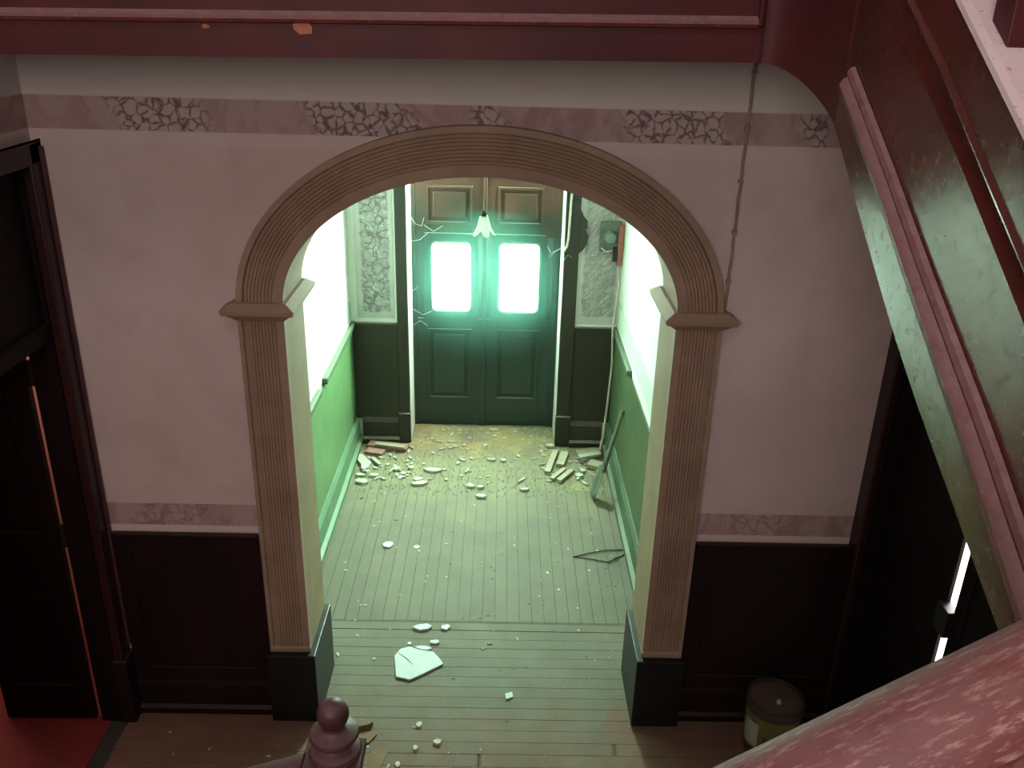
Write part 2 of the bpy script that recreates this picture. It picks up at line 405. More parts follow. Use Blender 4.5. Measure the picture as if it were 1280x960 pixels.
# ---- arch wall
bm = bmesh.new()
lo = [(AX*math.cos(t), ZS+AB*math.sin(t)) for t in [math.pi*k/48 for k in range(49)]]
cols = [(XR+.05, 0), (AX, 0)] + lo + [(-AX, 0), (XL-.05, 0)]     # lower outline from right to left
fr = [bm.verts.new((p[0], 0, p[1])) for p in cols]; bk_ = [bm.verts.new((p[0], TH, p[1])) for p in cols]
ft = [bm.verts.new((p[0], 0, 6.8)) for p in cols]; bt = [bm.verts.new((p[0], TH, 6.8)) for p in cols]
for i in range(len(cols)-1):
    vert = abs(cols[i][0]-cols[i+1][0]) < 1e-9
    if not vert:
        bm.faces.new((fr[i], ft[i], ft[i+1], fr[i+1])); bm.faces.new((bk_[i], bk_[i+1], bt[i+1], bt[i])); bm.faces.new((ft[i], bt[i], bt[i+1], ft[i+1]))
    bm.faces.new((fr[i], fr[i+1], bk_[i+1], bk_[i]))
bm.faces.new((fr[0], bk_[0], bt[0], ft[0])); bm.faces.new((fr[-1], ft[-1], bt[-1], bk_[-1]))
wa = struct('wall_front', bm, [M['wall'], M['jamb']], label='pinkish plaster wall with painted marbled bands and a wide arched opening')
for p in wa.data.polygons:
    c = p.center
    if abs(c.x) < AX+.001 and c.z < ZS+AB+.001 and .01 < c.y < TH-.01 and abs(p.normal.y) < .5: p.material_index = 1

# arch surround: thing-like trim
tr = sempty('trim_1', 'brown reeded arch surround with fluted pilasters, capitals and dark plinths')
# archivolt: reeded band on ellipse
NR = 8
prof = [(0, 0), (0, .055), (.05, .055)]
for k in range(NR):
    a = .055 + k*.0175*.97
    prof += [(a, .050), (a+.004, .057), (a+.011, .059), (a+.0155, .055)]
prof += [(.05+NR*.0175+.004, .046), (.05+NR*.0175+.008, .062), (1, .062), (1, 0)]
bm = bmesh.new(); rings = []
NA = 72
for k in range(NA+1):
    t = math.pi*k/NA; ring = []
    for (d, h) in prof:
        w = .228 if d == 1 else d
        q = w/.228
        ring.append(bm.verts.new(((AX+(OX-AX)*q)*math.cos(t), -h, ZS+(AB+(OB-AB)*q)*math.sin(t))))
    rings.append(ring)
for a, b in zip(rings, rings[1:]):
    for i in range(len(prof)-1): bm.faces.new((a[i], a[i+1], b[i+1], b[i]))
obj('archivolt', bm, M['arch'], tr)
# pilasters with reeds
for s, nm in ((-1, 'pilaster'), (1, 'pilaster')):
    bm = bmesh.new()
    pr = [(s*AX, 0), (s*AX, -.055), (s*(AX+.04), -.055)]
    for k in range(NR):
        a = AX + .045 + k*.0175*.95
        pr += [(s*a, -.050), (s*(a+.004), -.057), (s*(a+.011), -.059), (s*(a+.0155), -.055)]
    pr += [(s*(OX-.025), -.046), (s*(OX-.02), -.062), (s*OX, -.062), (s*OX, 0)]
    prism(bm, pr, 'z', .49, 2.56)
    obj(nm, bm, M['arch'], tr)
    # foot of the pilaster
    bm = bmesh.new()
    prism(bm, [(s*(AX-.004), -.066), (s*(AX-.004), -.002), (s*(OX+.006), -.002), (s*(OX+.006), -.066)], 'z', .487, .53)
    obj('pilaster_foot', bm, M['arch'], tr, bevel=.012)
    # plinth, wraps the jamb
    bm = bmesh.new()
    prism(bm, [(s*(AX-.035), -.10), (s*(AX-.035), TH+.02), (s*(AX+.02), TH+.02), (s*(AX+.02), 0), (s*(OX+.02), 0), (s*(OX+.02), -.10)], 'z', 0, .49)
    obj('plinth', bm, M['plinth'], tr, bevel=.006)
    # capital: stacked slabs following the jamb
    bm = bmesh.new()
    for z0, z1, e0, e1 in ((2.535, 2.575, .005, .05), (2.575, 2.60, .062, .068), (2.60, 2.628, .068, .02)):
        def rect(e): return [(s*(AX-e), -.062-e), (s*(AX-e), TH+e*.5), (s*(AX+.02), TH+e*.5), (s*(AX+.02), 0), (s*(OX+e), 0), (s*(OX+e), -.062-e)]
        A = [bm.verts.new((p[0], p[1], z0)) for p in rect(e0)]; C = [bm.verts.new((p[0], p[1], z1)) for p in rect(e1)]
        bm.faces.new(A); bm.faces.new(C)
        for i in range(6): bm.faces.new((A[i], A[(i+1)%6], C[(i+1)%6], C[i]))
    obj('capital', bm, M['arch'], tr, bevel=.003)

# ---- hall dado on arch wall
def dado(x0, x1, num):
    e = sempty('trim_%d' % num, 'dark maroon wood dado panelling below the painted plaster')
    obj('cap_rail', B((x0, x1, -.035, 0, 1.235, 1.265)), M['dado'], e, bevel=.008)
    obj('panel_back', B((x0, x1, -.008, 0, .2, 1.24)), M['dado'], e)
    w = .09
    obj('stile', B((x0, x0+w, -.022, -.008, .24, 1.235)), M['dado'], e, bevel=.003)
    obj('stile', B((x1-w, x1, -.022, -.008, .24, 1.235)), M['dado'], e, bevel=.003)
    obj('panel_rail', B((x0+w, x1-w, -.022, -.008, 1.12, 1.235)), M['dado'], e, bevel=.003)
    obj('panel_rail', B((x0+w, x1-w, -.022, -.008, .24, .33)), M['dado'], e, bevel=.003)
    b = bmesh.new(); prism(b, [(0, 0), (-.05, 0), (-.05, .04), (-.032, .06), (-.032, .2), (-.02, .24), (0, .24)], 'x', x0, x1)
    obj('skirting', b, M['dado'], e)
dado(XL+.06, -OX-.02, 2); dado(OX+.02, XR-.03, 3)

# ---- left wall with double door opening, and left room
LX0 = -2.235
wl = struct('wall_left', B((LX0, XL, -6.6, -1.45, 0, 6.8), (LX0, XL, -1.45, 0, 3.30, 6.8), (LX0, XL, -.10, 0, 0, 3.30)), M['wall'])
e = sempty('door_1', 'dark wooden door into the left room, one leaf folded open against the wall')
obj('casing', B((XL-.01, XL+.045, -.115, -.001, .45, 3.372), (XL-.01, XL+.045, -1.56, -1.44, .45, 3.372), (XL-.01, XL+.045, -1.56, -.001, 3.27, 3.372)), M['casing'], e, bevel=.01)
obj('casing_bead', B((XL+.045, XL+.06, -.03, -.018, .5, 3.35)), M['newel'], e)
obj('casing_block', B((XL-.015, XL+.066, -.13, -.001, 0, .45)), M['dado'], e, bevel=.006)
obj('jamb', B((LX0, XL-.01, -.118, -.10, 0, 3.3), (LX0, XL-.01, -1.45, -1.435, 0, 3.3)), M['door_dark'], e)
obj('transom_panel', B((LX0+.02, XL-.03, -1.44, -.10, 2.50, 3.28), (LX0, XL-.005, -1.44, -.10, 2.44, 2.52)), M['door_dark'], e)
def leaf_x(x0, x1, y0, y1, z1, parent, mat):
    """panelled leaf lying in an xz plane"""
    g = []
    st = .09
    obj('leaf_stile', B((x0, x0+st, y0, y1, 0.01, z1)), mat, parent, bevel=.003)
    obj('leaf_stile', B((x1-st, x1, y0, y1, 0.01, z1)), mat, parent, bevel=.003)
    zz = [(.01, .26), (.96, 1.31), (z1-.12, z1)]
    for a, b in zz: obj('leaf_rail', B((x0+st, x1-st, y0, y1, a, b)), mat, parent, bevel=.003)
    for a, b in ((.26, .96), (1.31, z1-.12)):
        obj('leaf_panel', B((x0+st, x1-st, y0+.012, y1-.012, a, b), (x0+st+.05, x1-st-.05, y0+.005, y1-.005, a+.05, b-.05)), mat, parent, bevel=.004)
leaf_x(-2.80, -2.275, -.11, -.07, 2.43, e, M['door_dark'])
for z in (2.24, 1.28): obj('hinge', B((-2.285, -2.228, -.096, -.084, z-.07, z+.07)), M['black'], e)
fl2 = struct('floor_left_room', B((-5, LX0, -2.4, 3.7, -.12, -.001), (LX0, XL-.085, -1.44, -.118, -.12, .001)), M['redfloor'])
struct('wall_left_room', B((-5.1, -5, -2.4, .8, 0, 3.4), (-5, LX0, .7, .8, 0, 3.4), (-5, LX0, -2.5, -2.4, 0, 3.4), (LX0-.004, LX0, TH, .7, 0, 3.4), (LX0-.004, LX0, -.02, TH, 0, 3.4)), M['room'])
struct('ceiling_left_room', B((-5.1, LX0, -2.5, 3.7, 3.4, 3.5)), M['roomw'])

# ---- right wall with door and bright slit
RX1 = 2.27
struct('wall_right', B((XR, RX1, -6.6, -1.62, 0, 6.8), (XR, RX1, -1.62, 0, 2.75, 6.8), (XR, RX1, -.09, 0, 0, 2.75)), M['wall_up'])
e = sempty('door_2', 'dark panelled double door on the right with daylight in its gap')
obj('casing', B((XR-.04, XR+.01, -.115, -.001, .0, 2.85), (XR-.04, XR+.01, -1.72, -1.60, 0, 2.85), (XR-.04, XR+.01, -1.72, -.001, 2.74, 2.85)), M['casing'], e, bevel=.01)
obj('jamb', B((XR, RX1, -.105, -.09, 0, 2.75), (XR, RX1, -1.62, -1.60, 0, 2.75)), M['door_dark'], e)
obj('head', B((XR, RX1, -1.61, -.10, 2.70, 2.75)), M['door_dark'], e)
def leaf_y(y0, y1, x0, x1, z1, parent, mat):
    st = .09
    obj('leaf_stile', B((x0, x1, y0, y0+st, 0.01, z1)), mat, parent, bevel=.003)
    obj('leaf_stile', B((x0, x1, y1-st, y1, 0.01, z1)), mat, parent, bevel=.003)
    for a, b in ((.01, .26), (.96, 1.2), (z1-.12, z1)): obj('leaf_rail', B((x0, x1, y0+st, y1-st, a, b)), mat, parent, bevel=.003)
    for a, b in ((.26, .96), (1.2, z1-.12)):
        obj('leaf_panel', B((x0+.008, x1-.006, y0+st, y1-st, a, b), (x0+.004, x1-.004, y0+st+.05, y1-st-.05, a+.05, b-.05)), mat, parent, bevel=.004)
leaf_y(-.84, -.107, 2.20, 2.22, 2.695, e, M['door_dark'])
leaf_y(-1.598, -.915, 2.20, 2.22, 2.695, e, M['door_dark'])
obj('latch', B((2.165, 2.225, -.93, -.825, 1.36, 1.50)), M['black'], e, bevel=.004)
struct('floor_right_room', B((RX1, 5, -2.4, 3.7, -.12, -.001)), M['roomw'])
struct('wall_right_room', B((5, 5.1, -2.4, 3.7, 0, 3.4), (RX1, 5, 3.6, 3.7, 0, 3.4), (RX1, 5, -2.5, -2.4, 0, 3.4), (RX1, RX1+.01, TH, 3.6, 0, 3.4), (RX1, RX1+.004, -.02, TH, 0, 3.4)), M['roomw'])
struct('ceiling_right_room', B((RX1, 5.1, -2.5, 3.7, 3.4, 3.5)), M['roomw'])

# ---- back wall behind the camera and roof with skylight opening
struct('wall_back', B((XL-.14, XR+.14, -6.7, -6.6, 0, 6.8)), M['wall_up'])
struct('ceiling', B((XL-.14, XR+.14, -6.7, TH, 6.85, 6.95)), M['ceil'])

# ---- vestibule
wvl = struct('wall_passage_left', B((VL-.12, VL, TH, 4.5, 0, 3.6)), M['reveal'], label='bright white plaster passage wall lit by the door')
wvr = struct('wall_passage_right', B((VR, VR+.12, TH, 4.5, 0, 3.6)), M['reveal'])
struct('ceiling_passage', B((VL-.12, VR+.12, TH, 4.5, 3.55, 3.65)), M['ceil'])
JL, JR = -.765, .663
struct('wall_passage_end', B((VL, JL, VY, 4.5, 0, 3.55), (JR, VR, VY, 4.5, 0, 3.55), (JL, JR, VY, 4.5, 3.35, 3.55)), M['reveal'])
def side_dado(s, x, segs, num):
    e = sempty('trim_%d' % num, 'green painted dado of the passage with a dusty broken rail')
    d = lambda a: (min(x, x+s*a), max(x, x+s*a))
    a, b = d(.012)
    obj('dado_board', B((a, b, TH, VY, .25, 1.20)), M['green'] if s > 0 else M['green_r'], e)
    a, b = d(.045)
    for y0, y1 in segs: obj('dado_rail', B((a, b, y0, y1, 1.20, 1.255)), M['green_rail'], e, bevel=.01)
    bm = bmesh.new()
    y0, y1 = TH+.03, VY
    pr = [(x, 0), (x+s*.075, 0), (x+s*.075, .05), (x+s*.045, .07), (x+s*.04, .22), (x+s*.02, .26), (x, .26)]
    prism(bm, pr, 'y', y0, y1)
    obj('baseboard', bm, M['green_base'] if s > 0 else M['green_rail'], e)  # right baseboard takes the darker green to carry that side's shade
side_dado(1, VL, ((TH, 2.05), (2.26, VY)), 4)
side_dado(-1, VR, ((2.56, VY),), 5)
def end_dado(x0, x1, num, px0, px1):
    e = sempty('trim_%d' % num, 'dark dado and skirting on the return wall beside the front door')
    xa, xb = (VL+.012, x1) if x0 < 0 else (x0, VR-.012)
    obj('dado_board', B((xa, xb, VY-.014, VY, .25, 1.22)), M['vest_dado'], e)
    obj('dado_rail', B((xa+.035*(x0 < 0), xb-.035*(x0 > 0), VY-.04, VY, 1.215, 1.25)), M['vest_dado'], e, bevel=.008)
    bm = bmesh.new(); prism(bm, [(VY, 0), (VY-.075, 0), (VY-.075, .05), (VY-.045, .07), (VY-.04, .22), (VY-.015, .265), (VY, .265)], 'x', x0, x1)
    obj('skirting', bm, M['vest_dado'], e)
    obj('architrave', B((px0, px1, VY-.03, VY, .32, 3.42)), M['vest_dado'], e, bevel=.006)
    obj('architrave_block', B((px0-.006, px1+.006, VY-.06, VY, 0, .325)), M['vest_dado'], e, bevel=.006)
end_dado(VL+.078, -.872, 6, -.872, JL-.004); end_dado(.802, VR-.078, 7, JR+.004, .802)
bm = B((-1.245, -.895, VY-.004, VY, 1.29, 3.4)); obj('painted_panel', bm, marble_panel('marbled_paint_cells', False), wvl)
bm = B((.815, 1.19, VY-.004, VY, 1.27, 3.4)); obj('painted_panel', bm, marble_panel('marbled_paint_streaks', True), wvr)
bm = B((VL, VL+.003, TH, VY, 1.30, 1.45)); obj('painted_band', bm, plain('pale_green_band', (.42, .62, .52), (.50, .70, .60), 7, .8, 0), wvl)
bm = B((VR-.003, VR, TH, VY, 1.30, 1.52)); obj('painted_band', bm, plain('pale_grey_band', (.55, .64, .56), (.62, .70, .62), 7, .8, 0), wvr)

# ---- front door
fd = sempty('door_3', 'tall green double front door with two glowing rounded glass panes')
def rounded_rect(x0, x1, z0, z1, r, n=6):
    pts = []
    for cx, cz, a0 in ((x1-r, z1-r, 0), (x0+r, z1-r, 90), (x0+r, z0+r, 180), (x1-r, z0+r, 270)):
        for k in range(n+1):
            a = math.radians(a0 + 90*k/n); pts.append((cx + r*math.cos(a), cz + r*math.sin(a)))
    return pts
def front_leaf(x0, x1, wx0, wx1):
    L = obj('door_leaf', B((x0, x1, DY+.012, DY+.035, .01, 2.58)), M['door'], fd)
    # sheet with window hole : cut leaf as pieces
    me = L.data; bm = bmesh.new()
    wz0, wz1 = 1.25, 1.925
    hole = rounded_rect(wx0, wx1, wz0, wz1, .045)
    for ya in (DY-.004, DY+.035):
        o = [bm.verts.new((p[0], ya, p[1])) for p in hole]
        # outer ring matched by angle
        oc = []
        for p in hole:
            cx, cz = (wx0+wx1)/2, (wz0+wz1)/2
            dx, dz = p[0]-cx, p[1]-cz
            hx, hz = (x1-x0)/2, .42
            ox0, ox1, oz0, oz1 = x0, x1, 1.16, 2.0
            t = min(((ox1-cx)/dx if dx > 0 else (ox0-cx)/dx) if abs(dx) > 1e-9 else 9e9, ((oz1-cz)/dz if dz > 0 else (oz0-cz)/dz) if abs(dz) > 1e-9 else 9e9)
            oc.append(bm.verts.new((cx+dx*t, ya, cz+dz*t)))
        n = len(hole)
        for i in range(n): bm.faces.new((o[i], o[(i+1)%n], oc[(i+1)%n], oc[i]))
        for c in ((ox0, oz0), (ox1, oz0), (ox0, oz1), (ox1, oz1)):   # corners
            best = sorted(oc, key=lambda v: (v.co.x-c[0])**2 + (v.co.z-c[1])**2)
            a = best[0]
            cand = [i for i in range(n) if abs(oc[i].co.x - c[0]) < 1e-4 and abs(oc[(i+1)%n].co.z - c[1]) < 1e-4 or abs(oc[i].co.z - c[1]) < 1e-4 and abs(oc[(i+1)%n].co.x - c[0]) < 1e-4]
            for i in cand:
                if abs(oc[i].co.x-c[0]) + abs(oc[i].co.z-c[1]) < 1.2 and not ((oc[i].co - oc[(i+1)%n].co).length < 1e-5):
                    try: bm.faces.new((oc[i], oc[(i+1)%n], bm.verts.new((c[0], ya, c[1]))))
                    except Exception: pass
        if ya < DY: inner = o
        else:
            for i in range(n): bm.faces.new((inner[i], inner[(i+1)%n], o[(i+1)%n], o[i]))
    # the rest of the leaf
    box(bm, x0, x1, DY+.012, DY+.035, .01, 1.16); box(bm, x0, x1, DY+.012, DY+.035, 2.0, 2.58)
    bmesh.ops.recalc_face_normals(bm, faces=bm.faces); bm.to_mesh(me); bm.free()
    st = .115
    for a, b in ((x0, x0+st), (x1-st, x1)):
        obj('stile', B((a, b, DY-.004, DY+.014, .01, 1.165), (a, b, DY-.004, DY+.014, 1.995, 2.58)), M['door'], L, bevel=.003)
    for a, b in ((.01, .30), (1.06, 1.165), (1.995, 2.11), (2.47, 2.58)):
        obj('rail', B((x0+st, x1-st, DY-.004, DY+.014, a, b)), M['door'], L, bevel=.003)
    for a, b in ((.30, 1.06), (2.11, 2.47)):
        bm = bmesh.new()
        box(bm, x0+st+.06, x1-st-.06, DY-.006, DY+.014, a+.06, b-.06)
        obj('raised_panel', bm, M['door'], L, bevel=.012)
        # mouldings around panel
        m = .022
        obj('panel_moulding', B((x0+st, x1-st, DY-.018, DY+.012, a, a+m), (x0+st, x1-st, DY-.018, DY+.012, b-m, b), (x0+st, x0+st+m, DY-.018, DY+.012, a+m, b-m), (x1-st-m, x1-st, DY-.018, DY+.012, a+m, b-m)), M['door'], L, bevel=.004)
    obj('weather_ledge', B((x0+.09, x1-.09, DY-.03, DY+.005, 2.005, 2.025)), M['door'], L, bevel=.003)
    # window bead and pane
    bm = bmesh.new()
    A = rounded_rect(wx0-.02, wx1+.02, wz0-.02, wz1+.02, .06); Cc = rounded_rect(wx0, wx1, wz0, wz1, .045)
    n = len(A)
    va = [bm.verts.new((p[0], DY-.005, p[1])) for p in A]; vb = [bm.verts.new((p[0]*.5+q[0]*.5, DY-.014, p[1]*.5+q[1]*.5)) for p, q in zip(A, Cc)]; vc = [bm.verts.new((p[0], DY-.005, p[1])) for p in Cc]
    for r1, r2 in ((va, vb), (vb, vc)):
        for i in range(n): bm.faces.new((r1[i], r1[(i+1)%n], r2[(i+1)%n], r2[i]))
    obj('window_bead', bm, M['door'], L)
    bm = bmesh.new(); prism(bm, rounded_rect(wx0-.012, wx1+.012, wz0-.012, wz1+.012, .05), 'y', DY+.016, DY+.022)
    obj('glass_pane', bm, M['pane'], L)
front_leaf(-.735, -.068, -.572, -.202)
front_leaf(-.060, .600, .082, .460)
obj('astragal', B((-.085, -.045, DY-.022, DY, .01, 2.58)), M['door'], fd, bevel=.006)
obj('frame', B((JL-.02, -.722, DY-.012, DY+.06, 0, 3.35), (.588, JR+.02, DY-.012, DY+.06, 0, 3.35), (-.738, .603, DY-.03, DY+.06, 2.59, 2.68), (-.738, .603, DY-.03, DY+.06, 3.28, 3.35)), M['door'], fd, bevel=.006)
for a, b in ((-.738, -.32), (-.30, .165), (.185, .603)):
    obj('fanlight_pane', B((a, b, DY+.012, DY+.02, 2.68, 3.28)), M['fanpane'], fd)
obj('glazing_bar', B((-.32, -.30, DY, DY+.03, 2.68, 3.28), (.165, .185, DY, DY+.03, 2.68, 3.28)), M['door'], fd)
struct('door_sill', B((JL, JR, DY-.02, 4.4, -.02, .004)), M['board'], fd)
struct('wall_street_side', B((VL, VR, 4.5, 4.6, 0, 3.6)), M['plinth'])

# ================================================================== UPPER FLOOR EDGE AND STAIR
BY, XS = -.95, 1.15
def sh(x): return .014*(x-.97)
def bbox_s(bm, x0, x1, y0, y1, z0, z1):
    vs = box(bm, x0, x1, y0, y1, z0, z1)
    for v in vs: v.co.z += sh(v.co.x)
e = sempty('trim_8', 'dark red panelled edge board of the upper floor landing')
bm = bmesh.new(); bbox_s(bm, XL+.002, .98, BY, BY+.04, 3.832, 4.45); obj('fascia', bm, M['red'], e)
bm = bmesh.new()
pr = [(-.0, 3.940), (-.022, 3.944), (-.03, 3.955), (-.026, 3.966), (-.012, 3.974), (-.0, 3.982)]
A, C = prism(bm, [(BY+p[0]+.001, p[1]) for p in pr], 'x', XL+.002, .955)
for v in bm.verts: v.co.z += sh(v.co.x)
obj('moulding', bm, M['redm'], e)
bm = bmesh.new(); prism(bm, [(.955, BY), (.955, BY-.022), (.965, BY-.03), (.976, BY-.022), (.98, BY)], 'z', 3.95, 4.45); obj('moulding', bm, M['red'], e)
bm = bmesh.new(); bbox_s(bm, .978, .984, BY-.004, BY+.01, 3.83, 4.45); obj('joint_strip', bm, M['casing'], e)
struct('ceiling_under_landing', B((XL, XR, BY+.04, 0, 3.85, 4.25)), M['ceil'])

# staircase
ST = thing('staircase', 'dark red upper staircase with moulded outer string, descending at the right', 'staircase', (1.15, -3.5, 0))
def child(name, bm, mat, **k):
    o = obj(name, bm, mat, None, **k); o.parent = ST; o.matrix_parent_inverse = Matrix.Translation(-Vector(ST.location)); return o
bot = [(-1.319, 3.660), (-1.498, 3.540), (-1.678, 3.418), (-1.853, 3.300), (-2.013, 3.197), (-2.21, 3.084), (-2.485, 2.938), (-2.719, 2.815), (-3.1, 2.62), (-3.5, 2.42)]
def interp(tab, y):
    for (a, za), (b, zb) in zip(tab, tab[1:]):
        if b <= y <= a + 1e-9 or (a >= y >= b): return za + (zb-za)*(a-y)/(a-b)
    (a, za), (b, zb) = (tab[0], tab[1]) if y > tab[0][0] else (tab[-2], tab[-1])
    return za + (zb-za)*(a-y)/(a-b)
ml = [(-1.34, 3.785), (-1.374, 3.766), (-1.721, 3.567), (-2.023, 3.377), (-2.274, 3.224), (-2.49, 3.092), (-2.692, 2.959), (-3.5, 2.44)]
mr = [(-1.34, 3.875), (-1.497, 3.783), (-1.818, 3.595), (-2.092, 3.427), (-2.322, 3.292), (-2.52, 3.176), (-2.692, 3.064), (-3.5, 2.56)]
g1 = [(-1.32, 4.150), (-1.527, 4.030), (-1.872, 3.842), (-2.137, 3.685), (-2.346, 3.549), (-2.528, 3.430), (-3.5, 2.79)]
g2 = [(-1.32, 4.245), (-1.687, 4.029), (-1.970, 3.867), (-2.224, 3.698), (-2.480, 3.532), (-3.5, 2.87)]
tp = [(-1.32, 4.453), (-1.996, 4.025), (-2.176, 3.912), (-2.357, 3.798), (-3.5, 3.08)]
ys = [-1.32 - .109*k for k in range(21)]
# main board: lower band, panel, groove, upper band as one profile
bm = bmesh.new(); rings = []
for y in ys:
    b_, m1, m2, a1, a2, t_ = [interp(t, y) for t in (bot, ml, mr, g1, g2, tp)]
    P = [(0, b_), (-.006, b_+.006), (-.006, m1), (.006, m2), (.006, a1-.012), (-.004, a1-.004), (-.004, a1), (.022, a1+.004), (.022, a2-.004), (-.008, a2), (-.010, a2+.008), (0., a2+.02), (0, t_-.02), (.0, t_), (.05, t_), (.05, b_)]
    rings.append([bm.verts.new((XS+p[0], y, p[1])) for p in P])
n = len(rings[0])
for a, b in zip(rings, rings[1:]):
    for i in range(n): bm.faces.new((a[i], a[(i+1)%n], b[(i+1)%n], b[i]))
bm.faces.new(rings[0]); bm.faces.new(rings[-1][::-1])
def string_mat():
    s = NT('glossy_stair_string_paint')
    col = s.mix(s.ramp(s.noise(2.5, 5), [(.35, 0.), (.65, 1.)]), (.115, .025, .019), (.070, .022, .017))
    col = s.mix(s.ramp(s.noise(14, 4, .7, stretch=(1, .6, 1.6)), [(.66, 0.), (.72, .5)]), col, (.03, .025, .02))
    s.bump(s.noise(9, 2), .05, .006)
    return s.out(col, s.ramp(s.noise(30, 4), [(.3, .20), (.7, .30)]), .7)
M['string'] = string_mat()
child('outer_string', bm, M['string'], smooth=True)
# string moulding
bm = bmesh.new(); rings = []
for y in [-1.385 - .1058*k for k in range(21)]:
    m1, m2 = interp(ml, y), interp(mr, y); h = m2-m1
    P = [(0, 0), (-.026, .02), (-.034, .25), (-.036, .42), (-.026, .58), (-.014, .66), (-.018, .80), (-.010, .95), (.004, 1.0), (.01, .5)]
    rings.append([bm.verts.new((XS+p[0], y, m1+h*p[1])) for p in P])
n = 10
for a, b in zip(rings, rings[1:]):
    for i in range(n): bm.faces.new((a[i], a[(i+1)%n], b[(i+1)%n], b[i]))
bm.faces.new(rings[0]); bm.faces.new(rings[-1][::-1])
child('string_moulding', bm, M['redm'], smooth=True)
# sloped cap
bm = bmesh.new(); rings = []
for y in ys:
    t_ = interp(tp, y)
    rings.append([bm.verts.new((XS+a, y, t_+b)) for a, b in ((-.012, -.012), (-.012, .006), (.006, .012), (.24, .012), (.24, -.012))])
for a, b in zip(rings, rings[1:]):
    for i in range(5): bm.faces.new((a[i], a[(i+1)%5], b[(i+1)%5], b[i]))
bm.faces.new(rings[0]); bm.faces.new(rings[-1][::-1])
child('string_cap', bm, M['cap'])
# curved wreath joining landing edge and string
bm = bmesh.new(); rings = []
for k in range(17):
    t = math.pi/2*k/16
    x = .982 + (XS-.982)*math.sin(t); y = -1.32 + .37*math.cos(t)
    zb = 3.832 - .172*(1-math.cos(t))
    nx, ny = math.sin(t), math.cos(t)*.17/.37
    l = math.hypot(nx, ny); nx, ny = nx/l, ny/l
    rings.append([bm.verts.new((x+nx*d, y+ny*d, z)) for d, z in ((0, zb), (0, 4.0), (0, 4.45), (.04, 4.45), (.04, zb))])
for a, b in zip(rings, rings[1:]):
    for i in range(5): bm.faces.new((a[i], a[(i+1)%5], b[(i+1)%5], b[i]))
bm.faces.new(rings[0]); bm.faces.new(rings[-1][::-1])
child('curved_string', bm, M['red'], smooth=True)
# balusters, treads, handrail above
for k in range(6):
    y = -1.42 - .2*0 - k*.3475 + .0
    yb = -2.125 + (k-2)*-.35
    t0, t1 = interp(tp, yb+.043), interp(tp, yb-.043)
    bm = bmesh.new(); prism(bm, [(yb+.043, t0+.011), (yb-.043, t1+.011), (yb-.043, t1+.86), (yb+.043, t0+.86)], 'x', XS+.03, XS+.115)
    child('baluster', bm, M['red'], bevel=.004)
bm = bmesh.new(); rings = []
for y in ys:
    t_ = interp(tp, y)+.86
    rings.append([bm.verts.new((XS+a, y, t_+b)) for a, b in ((.03, 0), (.01, .03), (.03, .06), (.115, .06), (.135, .03), (.115, 0))])
for a, b in zip(rings, rings[1:]):
    for i in range(6): bm.faces.new((a[i], a[(i+1)%6], b[(i+1)%6], b[i]))
bm.faces.new(rings[0]); bm.faces.new(rings[-1][::-1])
child('handrail', bm, M['red'])
for k in range(9):
    y1 = -1.32 - .24*k; y0 = y1-.26; z = interp(tp, y1) - .10
    child('tread', B((XS+.2, XR-.002, y0, y1, z-.035, z)), M['cap'])
    child('riser', B((XS+.2, XR-.002, y0+.0, y0+.02, z-.18, z-.035)), M['red'])
bm = bmesh.new()
prism(bm, [(y, interp(bot, y)+.02) for y in ys] + [(y, interp(bot, y)+.05) for y in ys[::-1]], 'x', XS+.05, XR-.002)
child('soffit', bm, M['ceil'])

# ---- foreground handrail (lower flight), rises to the right
HR = thing('stair_handrail', 'wide dusty red wooden handrail crossing the lower right corner, nearest the viewer', 'handrail', (.3, -3.5, 0))
def hchild(name, bm, mat, **k):
    o = obj(name, bm, mat, None, **k); o.parent = HR; o.matrix_parent_inverse = Matrix.Translation(-Vector(HR.location)); return o
p0 = Vector((.341, -3.5, 3.239)); p1 = Vector((.617, -3.5, 3.434)); dr = (p1-p0).normalized(); upv = Vector((-dr.z, 0, dr.x)); back = Vector((0, 1, 0))
prof = [(0, -.012), (.004, .0), (-.006, .012), (-.030, .022), (-.060, .022), (-.088, .012), (-.104, -.004), (-.110, -.022), (-.104, -.030), (-.104, -.038), (-.112, -.046), (-.104, -.072), (-.07, -.082), (-.03, -.082), (-.004, -.06), (.002, -.04), (-.006, -.030)]
bm = bmesh.new()
path = []
for k in range(30):
    o = p0 + dr*(-1.5 + k*2.12/29)
    path.append((o, back, upv))
sweep(bm, path, prof)
hchild('rail', bm, M['rail'], smooth=True)
for k in range(9):
    q = p0 + dr*(-1.40 + k*.24)
    hchild('baluster', B((q.x-.02, q.x+.02, -3.575, -3.535, q.z-.85, q.z-.065)), M['red'])
bm = bmesh.new(); a = p0 + dr*-1.5; b = p0 + dr*.62
prism(bm, [(a.x, a.z-1.15), (b.x, b.z-1.15), (b.x, b.z-.82), (a.x, a.z-.82)], 'y', -3.58, -3.53); hchild('lower_string', bm, M['red'])
hchild('end_post', B((a.x-.1, a.x, -3.6, -3.5, 0, a.z+.12)), M['red'])
hchild('end_post', B((b.x-.02, b.x+.1, -3.6, -3.501, 0, b.z+.1)), M['red'])

